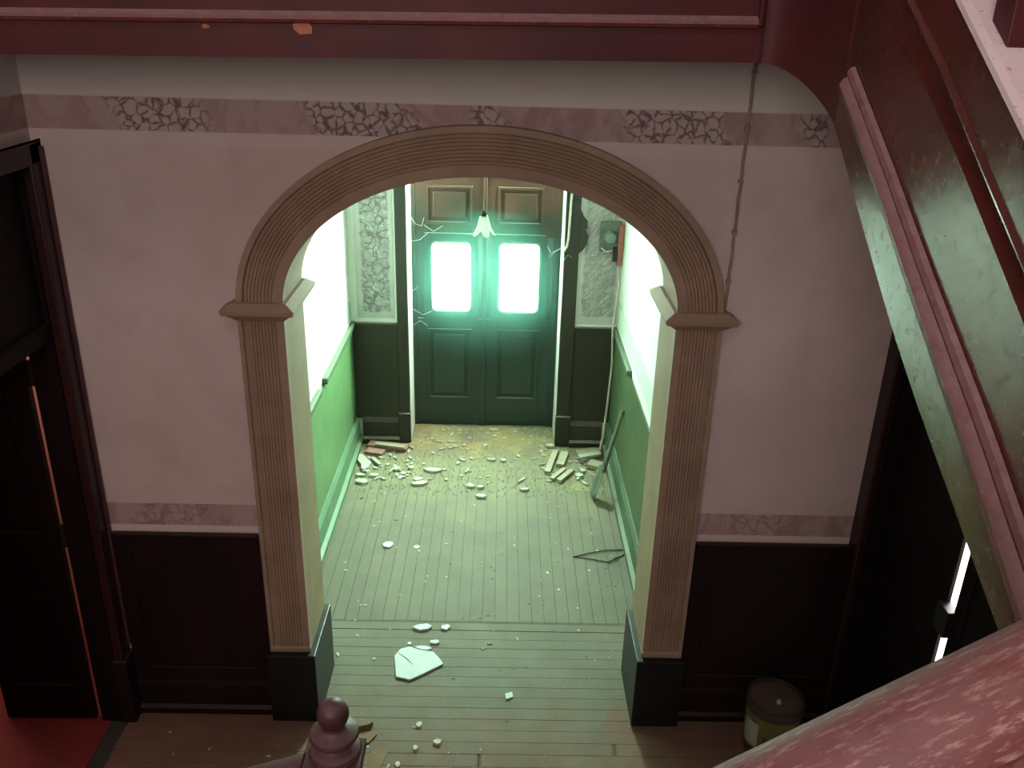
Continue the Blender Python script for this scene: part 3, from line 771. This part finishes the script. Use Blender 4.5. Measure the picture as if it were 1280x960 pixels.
# ---- newel with ball finial
NX, NY = -.372, -2.185
NW = thing('newel_post', 'dark red newel post with round ball finial at the bottom edge', 'newel post', (NX, NY, 0))
def nchild(name, bm, mat, **k):
    o = obj(name, bm, mat, None, **k); o.parent = NW; o.matrix_parent_inverse = Matrix.Translation(-Vector(NW.location)); return o
ball = [(.048*math.sin(math.pi*k/14)+1e-4*(k in (0, 14)), .048*math.cos(math.pi*k/14)) for k in range(15)][::-1]
Z0 = 2.052
bm = bmesh.new(); lathe(bm, (NX, NY, Z0), ball); nchild('ball_finial', bm, M['newel'], smooth=True)
bm = bmesh.new(); lathe(bm, (NX, NY, Z0-.155), [(.055, 0), (.074, .004), (.080, .014), (.074, .026), (.056, .034), (.044, .042), (.040, .054), (.044, .064), (.060, .068), (.070, .072), (.074, .080), (.070, .089), (.056, .094), (.040, .098), (.032, .106), (.030, .118)])
nchild('turned_neck', bm, M['newel'], smooth=True)
nchild('post_cap', B((NX-.095, NX+.082, NY-.095, NY+.07, Z0-.20, Z0-.155)), M['newel'], bevel=.006)
nchild('post', B((NX-.08, NX+.067, NY-.08, NY+.055, 0, Z0-.20)), M['newel'], bevel=.004)
bm = bmesh.new()
path = [((NX-.09-.14*k, NY-.05, Z0-.142-.05*k), Vector((0, 1, 0)), Vector((0, 0, 1))) for k in range(8)]
sweep(bm, path, [(-.05, -.05), (-.052, -.015), (-.035, 0.005), (0, .012), (.035, .005), (.052, -.015), (.05, -.05)])
nchild('side_rail', bm, M['newel'], smooth=True)

# ---- paint flakes on the landing edge
def flake(cx, cz, w, h, mat, label, group=None):
    bm = bmesh.new(); n = 7; pts = []
    for k in range(n):
        a = 2*math.pi*k/n; r = random.uniform(.75, 1.2); pts.append((cx+math.cos(a)*w/2*r, cz+math.sin(a)*h/2*r))
    A, C = prism(bm, pts, 'y', BY-.004, BY+.001)
    for v in A: v.co.y -= random.uniform(0, .006)
    o = obj('paint_flake', bm, mat, None, base=(cx, BY, cz)); tag(o, label, 'flake'); return o
flake(-.598, 3.908, .082, .044, M['orange_chip'], 'large peeling orange paint flake on the dark red landing board')
flake(-.926, 3.902, .036, .016, M['orange_chip'], 'small thin orange paint flake left of the bigger one on the landing board')

# ================================================================== LOOSE THINGS
# pendant lamp
LX, LY = -.035, 2.0
lamp = thing('pendant_lamp', 'white opal tulip glass pendant lamp hanging on a cord in the passage', 'lamp', (LX, LY, 2.50))
def lchild(name, bm, mat, **k):
    o = obj(name, bm, mat, None, **k); o.parent = lamp; o.matrix_parent_inverse = Matrix.Translation(-Vector(lamp.location)); return o
bm = bmesh.new(); seg = 40; rings = []
for k, (r, z) in enumerate(((.020, .135), (.030, .128), (.036, .112), (.041, .09), (.046, .065), (.054, .042), (.064, .024), (.074, .012))):
    ring = []
    for i in range(seg):
        a = 2*math.pi*i/seg; w = k/7
        rr = r*(1+.10*math.cos(5*a)*(.5+.5*w) + .14*w*w*math.cos(5*a)); zz = z - .020*w*w*math.cos(5*a+.0) + .006*w*w*math.cos(10*a)
        ring.append(bm.verts.new((LX+rr*math.cos(a), LY+rr*math.sin(a), 2.505+zz)))
    rings.append(ring)
for a, b in zip(rings, rings[1:]):
    for i in range(seg): bm.faces.new((a[i], a[(i+1)%seg], b[(i+1)%seg], b[i]))
sh_ = lchild('glass_shade', bm, M['opal'], smooth=True); so = sh_.modifiers.new('solid', 'SOLIDIFY'); so.thickness = .003
bm = bmesh.new(); lathe(bm, (LX, LY, 2.628), [(.022, 0), (.024, .012), (.018, .03), (.010, .042), (.006, .05)], 16); lchild('lamp_holder', bm, M['black'], smooth=True)
bm = bmesh.new(); tube(bm, [(LX, LY, 2.67), (LX, LY, 3.552)], .006); lchild('cord', bm, M['cable'])

# shovel
shv = thing('shovel', 'long-handled shovel leaning against the green dado on the right', 'shovel', (1.0, 2.6, 0))
def schild(name, bm, mat, **k):
    o = obj(name, bm, mat, None, **k); o.parent = shv; o.matrix_parent_inverse = Matrix.Translation(-Vector(shv.location)); return o
tip = Vector((.955, 2.575, .008)); end = Vector((1.178, 2.72, .82))
ax = (end-tip).normalized(); side = ax.cross(Vector((-.95, -.12, .30))).normalized(); nrm = side.cross(ax).normalized()
if nrm.z < 0 or nrm.x > 0: pass
bm = bmesh.new(); rings = []
for t, w in ((0, .055), (.03, .078), (.10, .085), (.20, .083), (.27, .070), (.30, .03)):
    ring = []
    for k in range(7):
        u = -1 + 2*k/6
        ring.append(bm.verts.new(tip + ax*(t + (.03*(1-u*u) if t == 0 else 0)*-1 + .03) + side*(w*u) + nrm*(.022*(u*u))))
    rings.append(ring)
for a, b in zip(rings, rings[1:]):
    for i in range(6): bm.faces.new((a[i], a[i+1], b[i+1], b[i]))
bl = schild('blade', bm, M['metal'], smooth=True); so = bl.modifiers.new('solid', 'SOLIDIFY'); so.thickness = .003
bm = bmesh.new(); tube(bm, [tip+ax*.27, tip+ax*.42], [.026, .022], 10); schild('socket', bm, M['metal'], smooth=True)
bm = bmesh.new(); tube(bm, [tip+ax*.40, end], [.019, .018], 10); schild('handle', bm, M['handle'], smooth=True)

# bent wire on the floor
bm = bmesh.new()
tube(bm, [(1.12, 1.80, .006), (.98, 1.78, .012), (.85, 1.74, .01), (.715, 1.685, .006), (.85, 1.66, .008), (.98, 1.62, .008), (1.06, 1.67, .01), (1.13, 1.74, .006)], .005, 6)
tube(bm, [(.98, 1.62, .008), (1.0, 1.58, .02), (1.03, 1.64, .03), (1.08, 1.70, .01)], .004, 6)
tag(obj('bent_wire', bm, M['wire'], base=(.95, 1.7, 0)), 'thin dark bent wire loop lying on the boards near the right pilaster', 'wire')

# bucket
cx, cy = 1.735, -.235
bk = thing('paint_bucket', 'yellow green labelled paint bucket filled with dried brown residue, below the right dado', 'bucket', (cx, cy, 0))
def bchild(name, bm, mat, **k):
    for v in bm.verts: v.co.z *= 1.3
    o = obj(name, bm, mat, None, **k); o.parent = bk; o.matrix_parent_inverse = Matrix.Translation(-Vector(bk.location)); return o
bm = bmesh.new(); lathe(bm, (cx, cy, 0), [(.145, 0), (.150, .02), (.150, .06), (.156, .235), (.166, .24), (.166, .27), (.162, .285), (.155, .285), (.152, .262)], 32); bchild('shell', bm, M['can_dark'], smooth=True)
bm = bmesh.new(); lathe(bm, (cx, cy, 0), [(.1515, .055), (.1585, .236)], 32); bchild('label', bm, M['can_label'], smooth=True)
bm = bmesh.new(); lathe(bm, (cx, cy, 0), [(.154, .265), (.08, .272), (.001, .268)], 32); bchild('contents', bm, M['can_top'], smooth=True)
bm = bmesh.new(); bmesh.ops.create_icosphere(bm, subdivisions=2, radius=.016, matrix=Matrix.Translation((cx+.01, cy-.03, .275))); bchild('pale_lump', bm, M['can_white'])
bm = bmesh.new()
ring0 = [(math.radians(a)) for a in range(185, 226, 8)]
va = [bm.verts.new((cx+.1555*math.cos(a), cy+.1555*math.sin(a), .07)) for a in ring0]; vb = [bm.verts.new((cx+.1605*math.cos(a), cy+.1605*math.sin(a), .20)) for a in ring0]
for i in range(len(va)-1): bm.faces.new((va[i], va[i+1], vb[i+1], vb[i]))
bchild('white_print', bm, M['can_white'])
bm = bmesh.new()
ring0 = [(math.radians(a)) for a in range(236, 300, 8)]
va = [bm.verts.new((cx+.1545*math.cos(a), cy+.1545*math.sin(a), .055)) for a in ring0]; vb = [bm.verts.new((cx+.159*math.cos(a), cy+.159*math.sin(a), .13+.02*math.sin(5*a))) for a in ring0]
for i in range(len(va)-1): bm.faces.new((va[i], va[i+1], vb[i+1], vb[i]))
bchild('dark_print', bm, M['can_dark'])

# cable down the hall wall
bm = bmesh.new(); pts = []
for k in range(26):
    z = 3.85 - k*(3.85-2.63)/25
    pts.append((1.219 + .002*math.sin(k*1.7), -.010, z))
tube(bm, pts, .0075, 8)
for k in (2, 7, 12, 17, 22): box(bm, 1.208, 1.230, -.021, 0, pts[k][2]-.008, pts[k][2]+.008)
tag(obj('wall_cable', bm, M['cable'], base=(1.219, 0, 3.2)), 'dusty brown electric cable running down the wall to the right capital', 'cable')

# meter box etc at the passage end wall
mb = thing('meter_box', 'old grey electric meter box with red board in the far right corner', 'meter box', (1.1, 3.66, 1.95))
def mchild(name, bm, mat, **k):
    o = obj(name, bm, mat, None, **k); o.parent = mb; o.matrix_parent_inverse = Matrix.Translation(-Vector(mb.location)); return o
mchild('backboard', B((.985, 1.175, VY-.03, VY-.004, 1.98, 2.26)), M['meter_g'], bevel=.004)
mchild('red_board', B((1.150, 1.196, VY-.075, VY-.03, 1.86, 2.24)), M['meter_r'], bevel=.004)
bm = bmesh.new(); lathe(bm, (0, 0, 0), [(.055, 0), (.055, .03), (.045, .05), (.001, .055)], 20)
bmesh.ops.rotate(bm, verts=bm.verts, matrix=Matrix.Rotation(math.pi/2, 3, 'X')); bmesh.ops.translate(bm, verts=bm.verts, vec=(1.075, VY-.03, 2.12))
mchild('meter_dial', bm, M['dial'], smooth=True)
mchild('fuse_block', B((1.11, 1.148, VY-.07, VY-.03, 1.90, 2.03)), M['black'], bevel=.003)
bm = bmesh.new(); tube(bm, [(1.0, VY-.04, 2.02), (1.04, VY-.06, 1.99), (1.10, VY-.06, 2.0)], .006); mchild('loose_wire', bm, M['conduit'])

bm = bmesh.new(); tube(bm, [(1.17, VY-.045, 1.84), (1.182, VY-.05, 1.7), (1.175, VY-.05, 1.5), (1.155, VY-.06, 1.3), (1.175, VY-.06, .9), (1.160, VY-.06, .5), (1.135, VY-.09, .15), (1.11, VY-.12, .01)], .011, 8)
tag(obj('corner_cable', bm, M['conduit'], base=(1.14, VY-.06, 1)), 'pale cable hanging from the meter box down the corner to the rubble', 'cable')
bm = bmesh.new(); tube(bm, [(.716, VY-.04, 3.4), (.712, VY-.04, 2.6), (.700, VY-.04, 2.10), (.690, VY-.045, 2.03), (.655, VY-.05, 1.97)], .0115, 8)
tag(obj('conduit_pipe', bm, M['conduit'], base=(.71, VY-.04, 3)), 'thin white conduit running down the brown trim right of the front door', 'conduit')
bm = bmesh.new(); prism(bm, [(.802, 2.36), (.830, 2.30), (.862, 2.26), (.868, 2.20), (.850, 2.18), (.880, 2.12), (.872, 2.05), (.835, 1.99), (.802, 1.96)], 'y', VY-.030, VY-.010)
tag(obj('torn_wallpaper', bm, M['vest_dado'], base=(.83, VY-.02, 2.1)), 'dark torn flap with a jagged edge beside the right door trim', 'wallpaper')
def webset(name, strands, label):
    t = thing(name, label, 'cobweb', strands[0][0])
    for st in strands:
        bm = bmesh.new(); tube(bm, st, .0022, 5)
        o = obj('strand', bm, M['web'], None); o.parent = t; o.matrix_parent_inverse = Matrix.Translation(-Vector(t.location))
webset('cobweb', [[(-.77, 4.0, 2.20), (-.72, 3.99, 2.12), (-.66, 4.0, 2.10), (-.64, 4.03, 2.17)], [(-.64, 4.0, 2.11), (-.55, 4.0, 2.05), (-.46, 4.03, 2.10)], [(-.77, 4.0, 1.95), (-.68, 3.98, 1.97), (-.60, 4.03, 2.03)]], 'dusty cobweb strands at the upper left corner of the front door')
webset('cobweb', [[(.65, 3.8, 1.97), (.61, 3.95, 1.90), (.57, 4.02, 1.86), (.53, 4.03, 1.93)], [(.60, 3.98, 1.89), (.56, 4.02, 1.82)], [(.655, 3.64, 1.88), (.70, 3.62, 1.95), (.74, 3.61, 1.93)]], 'dusty cobweb strands right of the right glass pane')
webset('cobweb', [[(-.76, 3.95, 1.30), (-.66, 4.0, 1.22), (-.58, 4.03, 1.25)], [(-.76, 3.95, 1.12), (-.69, 4.0, 1.16), (-.62, 4.03, 1.10)], [(-.76, 3.95, 1.47), (-.70, 4.03, 1.50)]], 'dusty cobweb strands below left of the left glass pane')

# ---- scattering volume added to imitate lens glow around the door panes
hm_ = bpy.data.materials.new('door_haze'); hm_.use_nodes = True; nt = hm_.node_tree
nt.nodes.remove(nt.nodes['Principled BSDF']); vs_ = nt.nodes.new('ShaderNodeVolumeScatter'); vs_.inputs['Color'].default_value = (.30, .95, .72, 1)
tc_ = nt.nodes.new('ShaderNodeNewGeometry'); vm_ = nt.nodes.new('ShaderNodeVectorMath'); vm_.operation = 'MULTIPLY_ADD'
vm_.inputs[1].default_value = (1.25, 0, 1.5); vm_.inputs[2].default_value = (.06*1.25, 0, -1.55*1.5); nt.links.new(tc_.outputs['Position'], vm_.inputs[0])
vl_ = nt.nodes.new('ShaderNodeVectorMath'); vl_.operation = 'LENGTH'; nt.links.new(vm_.outputs[0], vl_.inputs[0])
mr_ = nt.nodes.new('ShaderNodeMapRange'); mr_.inputs[1].default_value = .35; mr_.inputs[2].default_value = 1.15; mr_.inputs[3].default_value = .75; mr_.inputs[4].default_value = 0
nt.links.new(vl_.outputs['Value'], mr_.inputs[0]); nt.links.new(mr_.outputs[0], vs_.inputs['Density']); vs_.inputs['Anisotropy'].default_value = .1
nt.links.new(vs_.outputs[0], nt.nodes['Material Output'].inputs['Volume'])
tag(obj('haze', B((JL+.03, JR-.03, 3.70, DY-.035, .4, 2.5)), hm_), 'thin greenish dusty haze glowing in front of the two glass panes', 'haze', kind='stuff')

# ---- dust sheet near the door
bm = bmesh.new(); NXg, NYg = 70, 50; grid = []
for j in range(NYg+1):
    row = []
    for i in range(NXg+1):
        x = VL+.08 + (VR-VL-.16)*i/NXg; y = 2.75 + (4.03-2.75)*j/NYg
        if y > VY-.08 and (x < JL+.01 or x > JR-.01): x2 = min(max(x, JL+.005), JR-.005)
        else: x2 = x
        h = .016*(j/NYg)**1.0 - .010 + .020*(mnoise.noise(Vector((x*3.1, y*3.1, 0)))) + .008*mnoise.noise(Vector((x*14, y*14, 2)))
        row.append(bm.verts.new((x2, y, min(h, .03))))
    grid.append(row)
for j in range(NYg):
    for i in range(NXg):
        q = (grid[j][i], grid[j][i+1], grid[j+1][i+1], grid[j+1][i])
        if len(set((round(v.co.x, 5), round(v.co.y, 5)) for v in q)) == 4: bm.faces.new(q)
bmesh.ops.delete(bm, geom=[v for v in bm.verts if not v.link_faces], context='VERTS')
tag(obj('plaster_dust', bm, M['dust'], smooth=True), 'yellowish plaster dust drifted over the boards in front of the front door', 'dust', kind='stuff')

# ---- fragments
def frag_mesh(seed, n=6, h=.18, mat=None, el=1.0):
    rnd = random.Random(seed); bm = bmesh.new(); pts = []
    for k in range(n):
        a = 2*math.pi*(k+rnd.uniform(-.3, .3))/n; r = rnd.uniform(.35, .55); pts.append((math.cos(a)*r*el, math.sin(a)*r/el))
    A, C = prism(bm, pts, 'z', 0, h)
    for v in C: v.co.x *= .93; v.co.y *= .93; v.co.z += rnd.uniform(-.03, .05)
    bmesh.ops.triangulate(bm, faces=[f for f in bm.faces if len(f.verts) > 4]); bmesh.ops.recalc_face_normals(bm, faces=bm.faces)
    me = bpy.data.meshes.new('plaster_chip'); bm.to_mesh(me); bm.free()
    if mat: me.materials.append(mat)
    return me
PM = [frag_mesh(i, 5+i % 3, .2+.06*(i % 3), M['plaster'], 1+.25*(i % 3)) for i in range(8)]
WM = [frag_mesh(20+i, 5+i % 2, .14, M['white_chip'], 1+.2*(i % 3)) for i in range(6)]
TM = [frag_mesh(40+i, 5+i % 2, .3, M['tan_chip'], 1+.2*(i % 2)) for i in range(4)]
def chip(me, x, y, size, label=None, group=None, z=0, rz=None, cat='plaster chip', name='plaster_chip', sc=None):
    o = bpy.data.objects.new(name, me); COL.objects.link(o)
    o.location = (x, y, z); o.rotation_euler = (0, 0, random.uniform(0, 6.28) if rz is None else rz)
    o.scale = sc or (size, size*random.uniform(.7, 1), size*random.uniform(.5, .9))
    return tag(o, label, cat, group)
# the big white shard
sp = [(-.559, .482), (-.525, .554), (-.468, .58), (-.40, .548), (-.368, .542), (-.302, .528), (-.254, .458), (-.23, .412), (-.339, .326), (-.435, .257), (-.473, .271), (-.526, .284)]
bm = bmesh.new(); prism(bm, sp, 'z', .003, .016)
sd = obj('plaster_shard', bm, M['white_chip'], base=(-.4, .42, 0), bevel=.002); tag(sd, 'largest flat white plaster shard on the boards below the arch', 'plaster shard')
bm = bmesh.new(); tube(bm, [(-.535, .51, .0162), (-.47, .45, .0165), (-.43, .40, .0162)], [.002, .004, .001], 5); o = obj('crack', bm, M['meter_g'], sd); o.matrix_parent_inverse = Matrix.Translation((.4, -.42, 0))
def poly(pts, h, mat, label, name='plaster_chip', cat='plaster chip', z=.001):
    bm = bmesh.new(); c = (sum(p[0] for p in pts)/len(pts), sum(p[1] for p in pts)/len(pts), 0)
    prism(bm, pts, 'z', z, z+h); return tag(obj(name, bm, mat, base=c, bevel=.0015), label, cat)
def around(x, y, w, d, n, seed, ang=0):
    r = random.Random(seed); P = []
    for k in range(n):
        a = 2*math.pi*k/n + r.uniform(-.2, .2); u, v = math.cos(a)*w/2*r.uniform(.85, 1.1), math.sin(a)*d/2*r.uniform(.85, 1.1)
        P.append((x+u*math.cos(ang)-v*math.sin(ang), y+u*math.sin(ang)+v*math.cos(ang)))
    return P
WC = M['white_chip']
poly(around(-.40, .785, .13, .07, 6, 1, .2), .018, WC, 'white oblong chip, upper left of the chips above the largest shard')
poly(around(-.240, .79, .07, .06, 5, 2), .015, WC, 'white chip at the right end of the row above the largest shard')
poly(around(-.372, .572, .12, .04, 6, 3, -.1), .014, WC, 'thin white sliver touching the top edge of the largest shard')
poly(around(-.300, .632, .07, .05, 5, 4), .015, WC, 'small white triangular chip just above the thin sliver')
poly(around(-.472, .615, .035, .03, 5, 5), .012, WC, 'tiny white chip by the top left tip of the largest shard')
poly(around(.201, .135, .055, .075, 4, 6, -.5), .012, WC, 'lone white square chip right of the largest shard')
poly(around(-.766, 1.807, .10, .09, 6, 7), .016, WC, 'white chip alone on the green boards near the left baseboard')
poly(around(-.534, 1.792, .06, .06, 5, 8), .006, M['plaster'], 'faint flat chip right of the lone white one on the boards')
for (x, y, s_, l) in ((-.339, -.119, .05, 'upper pebble of the three pale ones right of the ball finial'), (-.219, -.255, .06, 'right-hand pebble of the three pale ones right of the ball finial'), (-.346, -.30, .045, 'lowest pebble of the three pale ones right of the ball finial'), (-.434, -.426, .045, 'pale pebble at the bottom edge right of the newel')):
    chip(frag_mesh(int(abs(x)*100), 6, .3, M['pebble']), x, y, s_, l, sc=(s_, s_*.8, s_))
chip(TM[0], -.665, -.150, .09, 'tan wood splinter lying just right of the ball finial', sc=(.11, .05, .12), rz=.5)
poly([(-.72, -.19), (-.60, -.18), (-.58, -.20), (-.62, -.27), (-.74, -.30)], .012, M['tan_chip'], 'flat tan scrap partly hidden behind the newel cap', 'paper_scrap', 'scrap')
poly([(-.60, -.33), (-.53, -.28), (-.50, -.33), (-.53, -.45), (-.60, -.50)], .004, M['tan_chip'], 'thin tan scrap on the floor at the bottom edge right of the newel', 'paper_scrap', 'scrap')

# boards and laths in the two heaps
def plank(x0, y0, x1, y1, w, h, z, mat, label, name='wood_lath', cat='lath'):
    a = V(x0, y0, z); b = V(x1, y1, z); d = (b-a); L = d.length
    bm = B((-L/2, L/2, -w/2, w/2, 0, h)); me = obj(name, bm, mat, bevel=.002)
    me.location = (a+b)/2; me.rotation_euler = (0, random.uniform(-.02, .02), math.atan2(d.y, d.x)); return tag(me, label, cat)
plank(.565, 3.03, .665, 3.46, .055, .03, .012, M['lath'], 'long pale lath, leftmost of the heap by the right door pier')
plank(.690, 3.16, .755, 3.43, .075, .035, .012, M['lath'], 'long pale lath lying directly right of the leftmost one in the heap')
plank(.60, 2.905, .735, 3.12, .04, .028, .010, M['lath'], 'short pale lath in front of the two long ones', )
plank(.665, 2.875, .80, 3.09, .05, .028, .010, M['lath'], 'short pale lath nearest the viewer in the right heap')
plank(.87, 3.41, 1.10, 3.46, .13, .03, .014, M['lath'], 'broad pale board lying against the right return skirting', 'wood_board', 'board')
plank(.97, 3.22, 1.10, 3.16, .12, .04, .010, M['lath'], 'short thick board in front of the broad one by the corner', 'wood_board', 'board')
plank(.88, 3.27, 1.08, 3.36, .06, .025, .053, M['plaster'], 'pale strip bridging the two boards in the right corner', 'wood_board', 'board')
plank(-1.17, 3.555, -.78, 3.47, .11, .03, .012, M['pinklath'], 'long pinkish board lying along the left return skirting', 'wood_board', 'board')
plank(-1.10, 3.50, -.80, 3.43, .05, .02, .044, M['lath'], 'narrow lath lying on the long pinkish board')
plank(-1.17, 3.41, -1.0, 3.36, .10, .028, .010, M['pinklath'], 'short pinkish board in front of the long one at left', 'wood_board', 'board')
plank(-1.10, 3.27, -1.0, 3.12, .035, .025, .008, M['lath'], 'short pale lath pointing at the viewer in the left rubble')
poly([(-1.23, 3.33), (-1.19, 3.31), (-1.09, 3.16), (-1.11, 3.06), (-1.14, 3.02), (-1.17, 3.05), (-1.18, 3.12), (-1.225, 3.2)], .03, M['plaster'], 'largest jagged pale slab beside the left green baseboard', 'plaster_slab', 'plaster slab')
named = [
 (-1.13, 2.81, .13, .09, 'pale chip nearest the viewer beside the left baseboard'),
 (-1.16, 2.93, .10, .05, 'pale chip in front of the jagged slab at the left baseboard'),
 (-1.03, 2.93, .10, .06, 'thin pale chip right of the jagged slab'),
 (-.60, 2.80, .16, .07, 'angled pale chip nearest the viewer in the left middle rubble'),
 (-.62, 2.87, .09, .06, 'lumpy pale chip just behind the angled one'),
 (-.50, 3.05, .19, .07, 'long crumbly chip standing out in the middle of the rubble'),
 (-.84, 3.06, .09, .05, 'pale chip in the left rubble between lath and middle'),
 (-.71, 3.09, .055, .06, 'upright small pale chip left of the long crumbly one'),
 (-.765, 2.97, .05, .05, 'small square chip in front of the left rubble'),
 (.045, 3.28, .10, .04, 'pale oblong chip in the centre of the dust'),
 (-.14, 2.76, .09, .04, 'left one of two bright chips at the front edge of the dust'),
 (-.05, 2.75, .07, .04, 'right one of two bright chips at the front edge of the dust'),
 (-.04, 2.59, .10, .06, 'pale chip on bare boards before the dust edge'),
 (.155, 3.27, .06, .05, 'bright yellowish chip at the centre right of the dust'),
 (.35, 2.72, .09, .04, 'bright flat chip left of the heap of laths'),
 (.86, 3.00, .09, .07, 'pale chip between the laths and the shovel'),
 (.90, 3.09, .06, .05, 'small pale chip behind the one beside the shovel'),
 (.62, 3.60, .10, .07, 'grey lump at the foot of the right door pier'),
 (.06, 3.93, .12, .05, 'pale lump at the threshold of the front door'),
]
for k, (x, y, w, d, l) in enumerate(named):
    poly(around(x, y, w, d, 6, 60+k, random.uniform(-.3, .3)), .022, M['plaster'], l, z=.006)
# grouped small chips
G1 = 'small plaster chips in the dust before the front door'
for k in range(150):
    y = 2.75 + 1.2*random.random()**.8; x = random.uniform(VL+.14, VR-.14)
    if y > VY-.1: x = random.uniform(JL+.05, JR-.05)
    if random.random() < .35: x = random.choice((random.uniform(-1.15, -.7), random.uniform(.5, 1.05))); y = random.uniform(2.9, 3.55)
    s_ = random.uniform(.022, .06)
    chip(random.choice(PM), x, y, s_, 'small pale plaster chip in the dust and rubble before the front door', G1, z=.006, sc=(s_*random.uniform(1, 1.5), s_*.8, s_*.9))
G2 = 'tiny pale crumbs on the bare passage boards'
for k in range(60):
    y = random.uniform(.45, 2.7); x = random.uniform(-1.1, 1.05); s_ = random.uniform(.014, .034)
    chip(random.choice(PM), x, y, s_, 'tiny pale crumb on the bare boards of the passage', G2)
G3 = 'tiny dark crumbs on the bare passage boards'
DM = [frag_mesh(70+i, 5, .3, M['meter_g'], 1+.3*i) for i in range(3)]
for k in range(50):
    y = random.uniform(.1, 2.9); x = random.uniform(-1.1, 1.05)
    if y < .45: x = random.uniform(-.85, .85)
    s_ = random.uniform(.012, .03)
    chip(random.choice(DM), x, y, s_, 'tiny dark crumb on the bare boards of the passage', G3, cat='crumb', name='dark_crumb')
G4 = 'little crumbs on the hall floor in front of the arch'
for k in range(60):
    y = random.uniform(-.9, .0); x = random.uniform(-2.0, 1.4); s_ = random.uniform(.012, .03)
    if (x-NX)**2 + 0 < .0: continue
    chip(random.choice(PM+TM), x, y, s_, 'little crumb on the hall floor in front of the arch', G4)
# fine grit (uncountable)
def grit(name, n, fn, smin, smax, mat, label):
    vs, fs = [], []
    for k in range(n):
        x, y, z = fn(); s_ = random.uniform(smin, smax); a = random.uniform(0, 6.28); b = len(vs)
        for q in range(3): vs.append((x+s_*math.cos(a+q*2.1), y+s_*math.sin(a+q*2.1), z))
        vs.append((x, y, z+s_*.9)); fs += [(b, b+1, b+3), (b+1, b+2, b+3), (b+2, b, b+3)]
    me = bpy.data.meshes.new(name); me.from_pydata(vs, [], fs); me.materials.append(mat)
    o = bpy.data.objects.new(name, me); COL.objects.link(o); tag(o, label, 'grit', kind='stuff')
def f1():
    y = 2.6 + 1.42*random.random()**.9
    return (random.uniform(VL+.1, VR-.1) if y < VY-.1 else random.uniform(JL+.03, JR-.03), y, .004)
grit('plaster_grit', 1800, f1, .004, .014, M['plaster'], 'fine pale grit scattered through the dust before the front door')
grit('hall_grit', 380, lambda: (random.uniform(XL+.1, -1.0), -.06 - .07*abs(random.gauss(0, 1)), 0.0), .003, .007, M['tan_chip'], 'fine pale grit along the left hall skirting')
grit('passage_grit', 700, lambda: (random.uniform(-.9, .9), random.uniform(-.7, 2.7), .0), .002, .006, M['plaster'], 'fine grit on the boards under the arch')
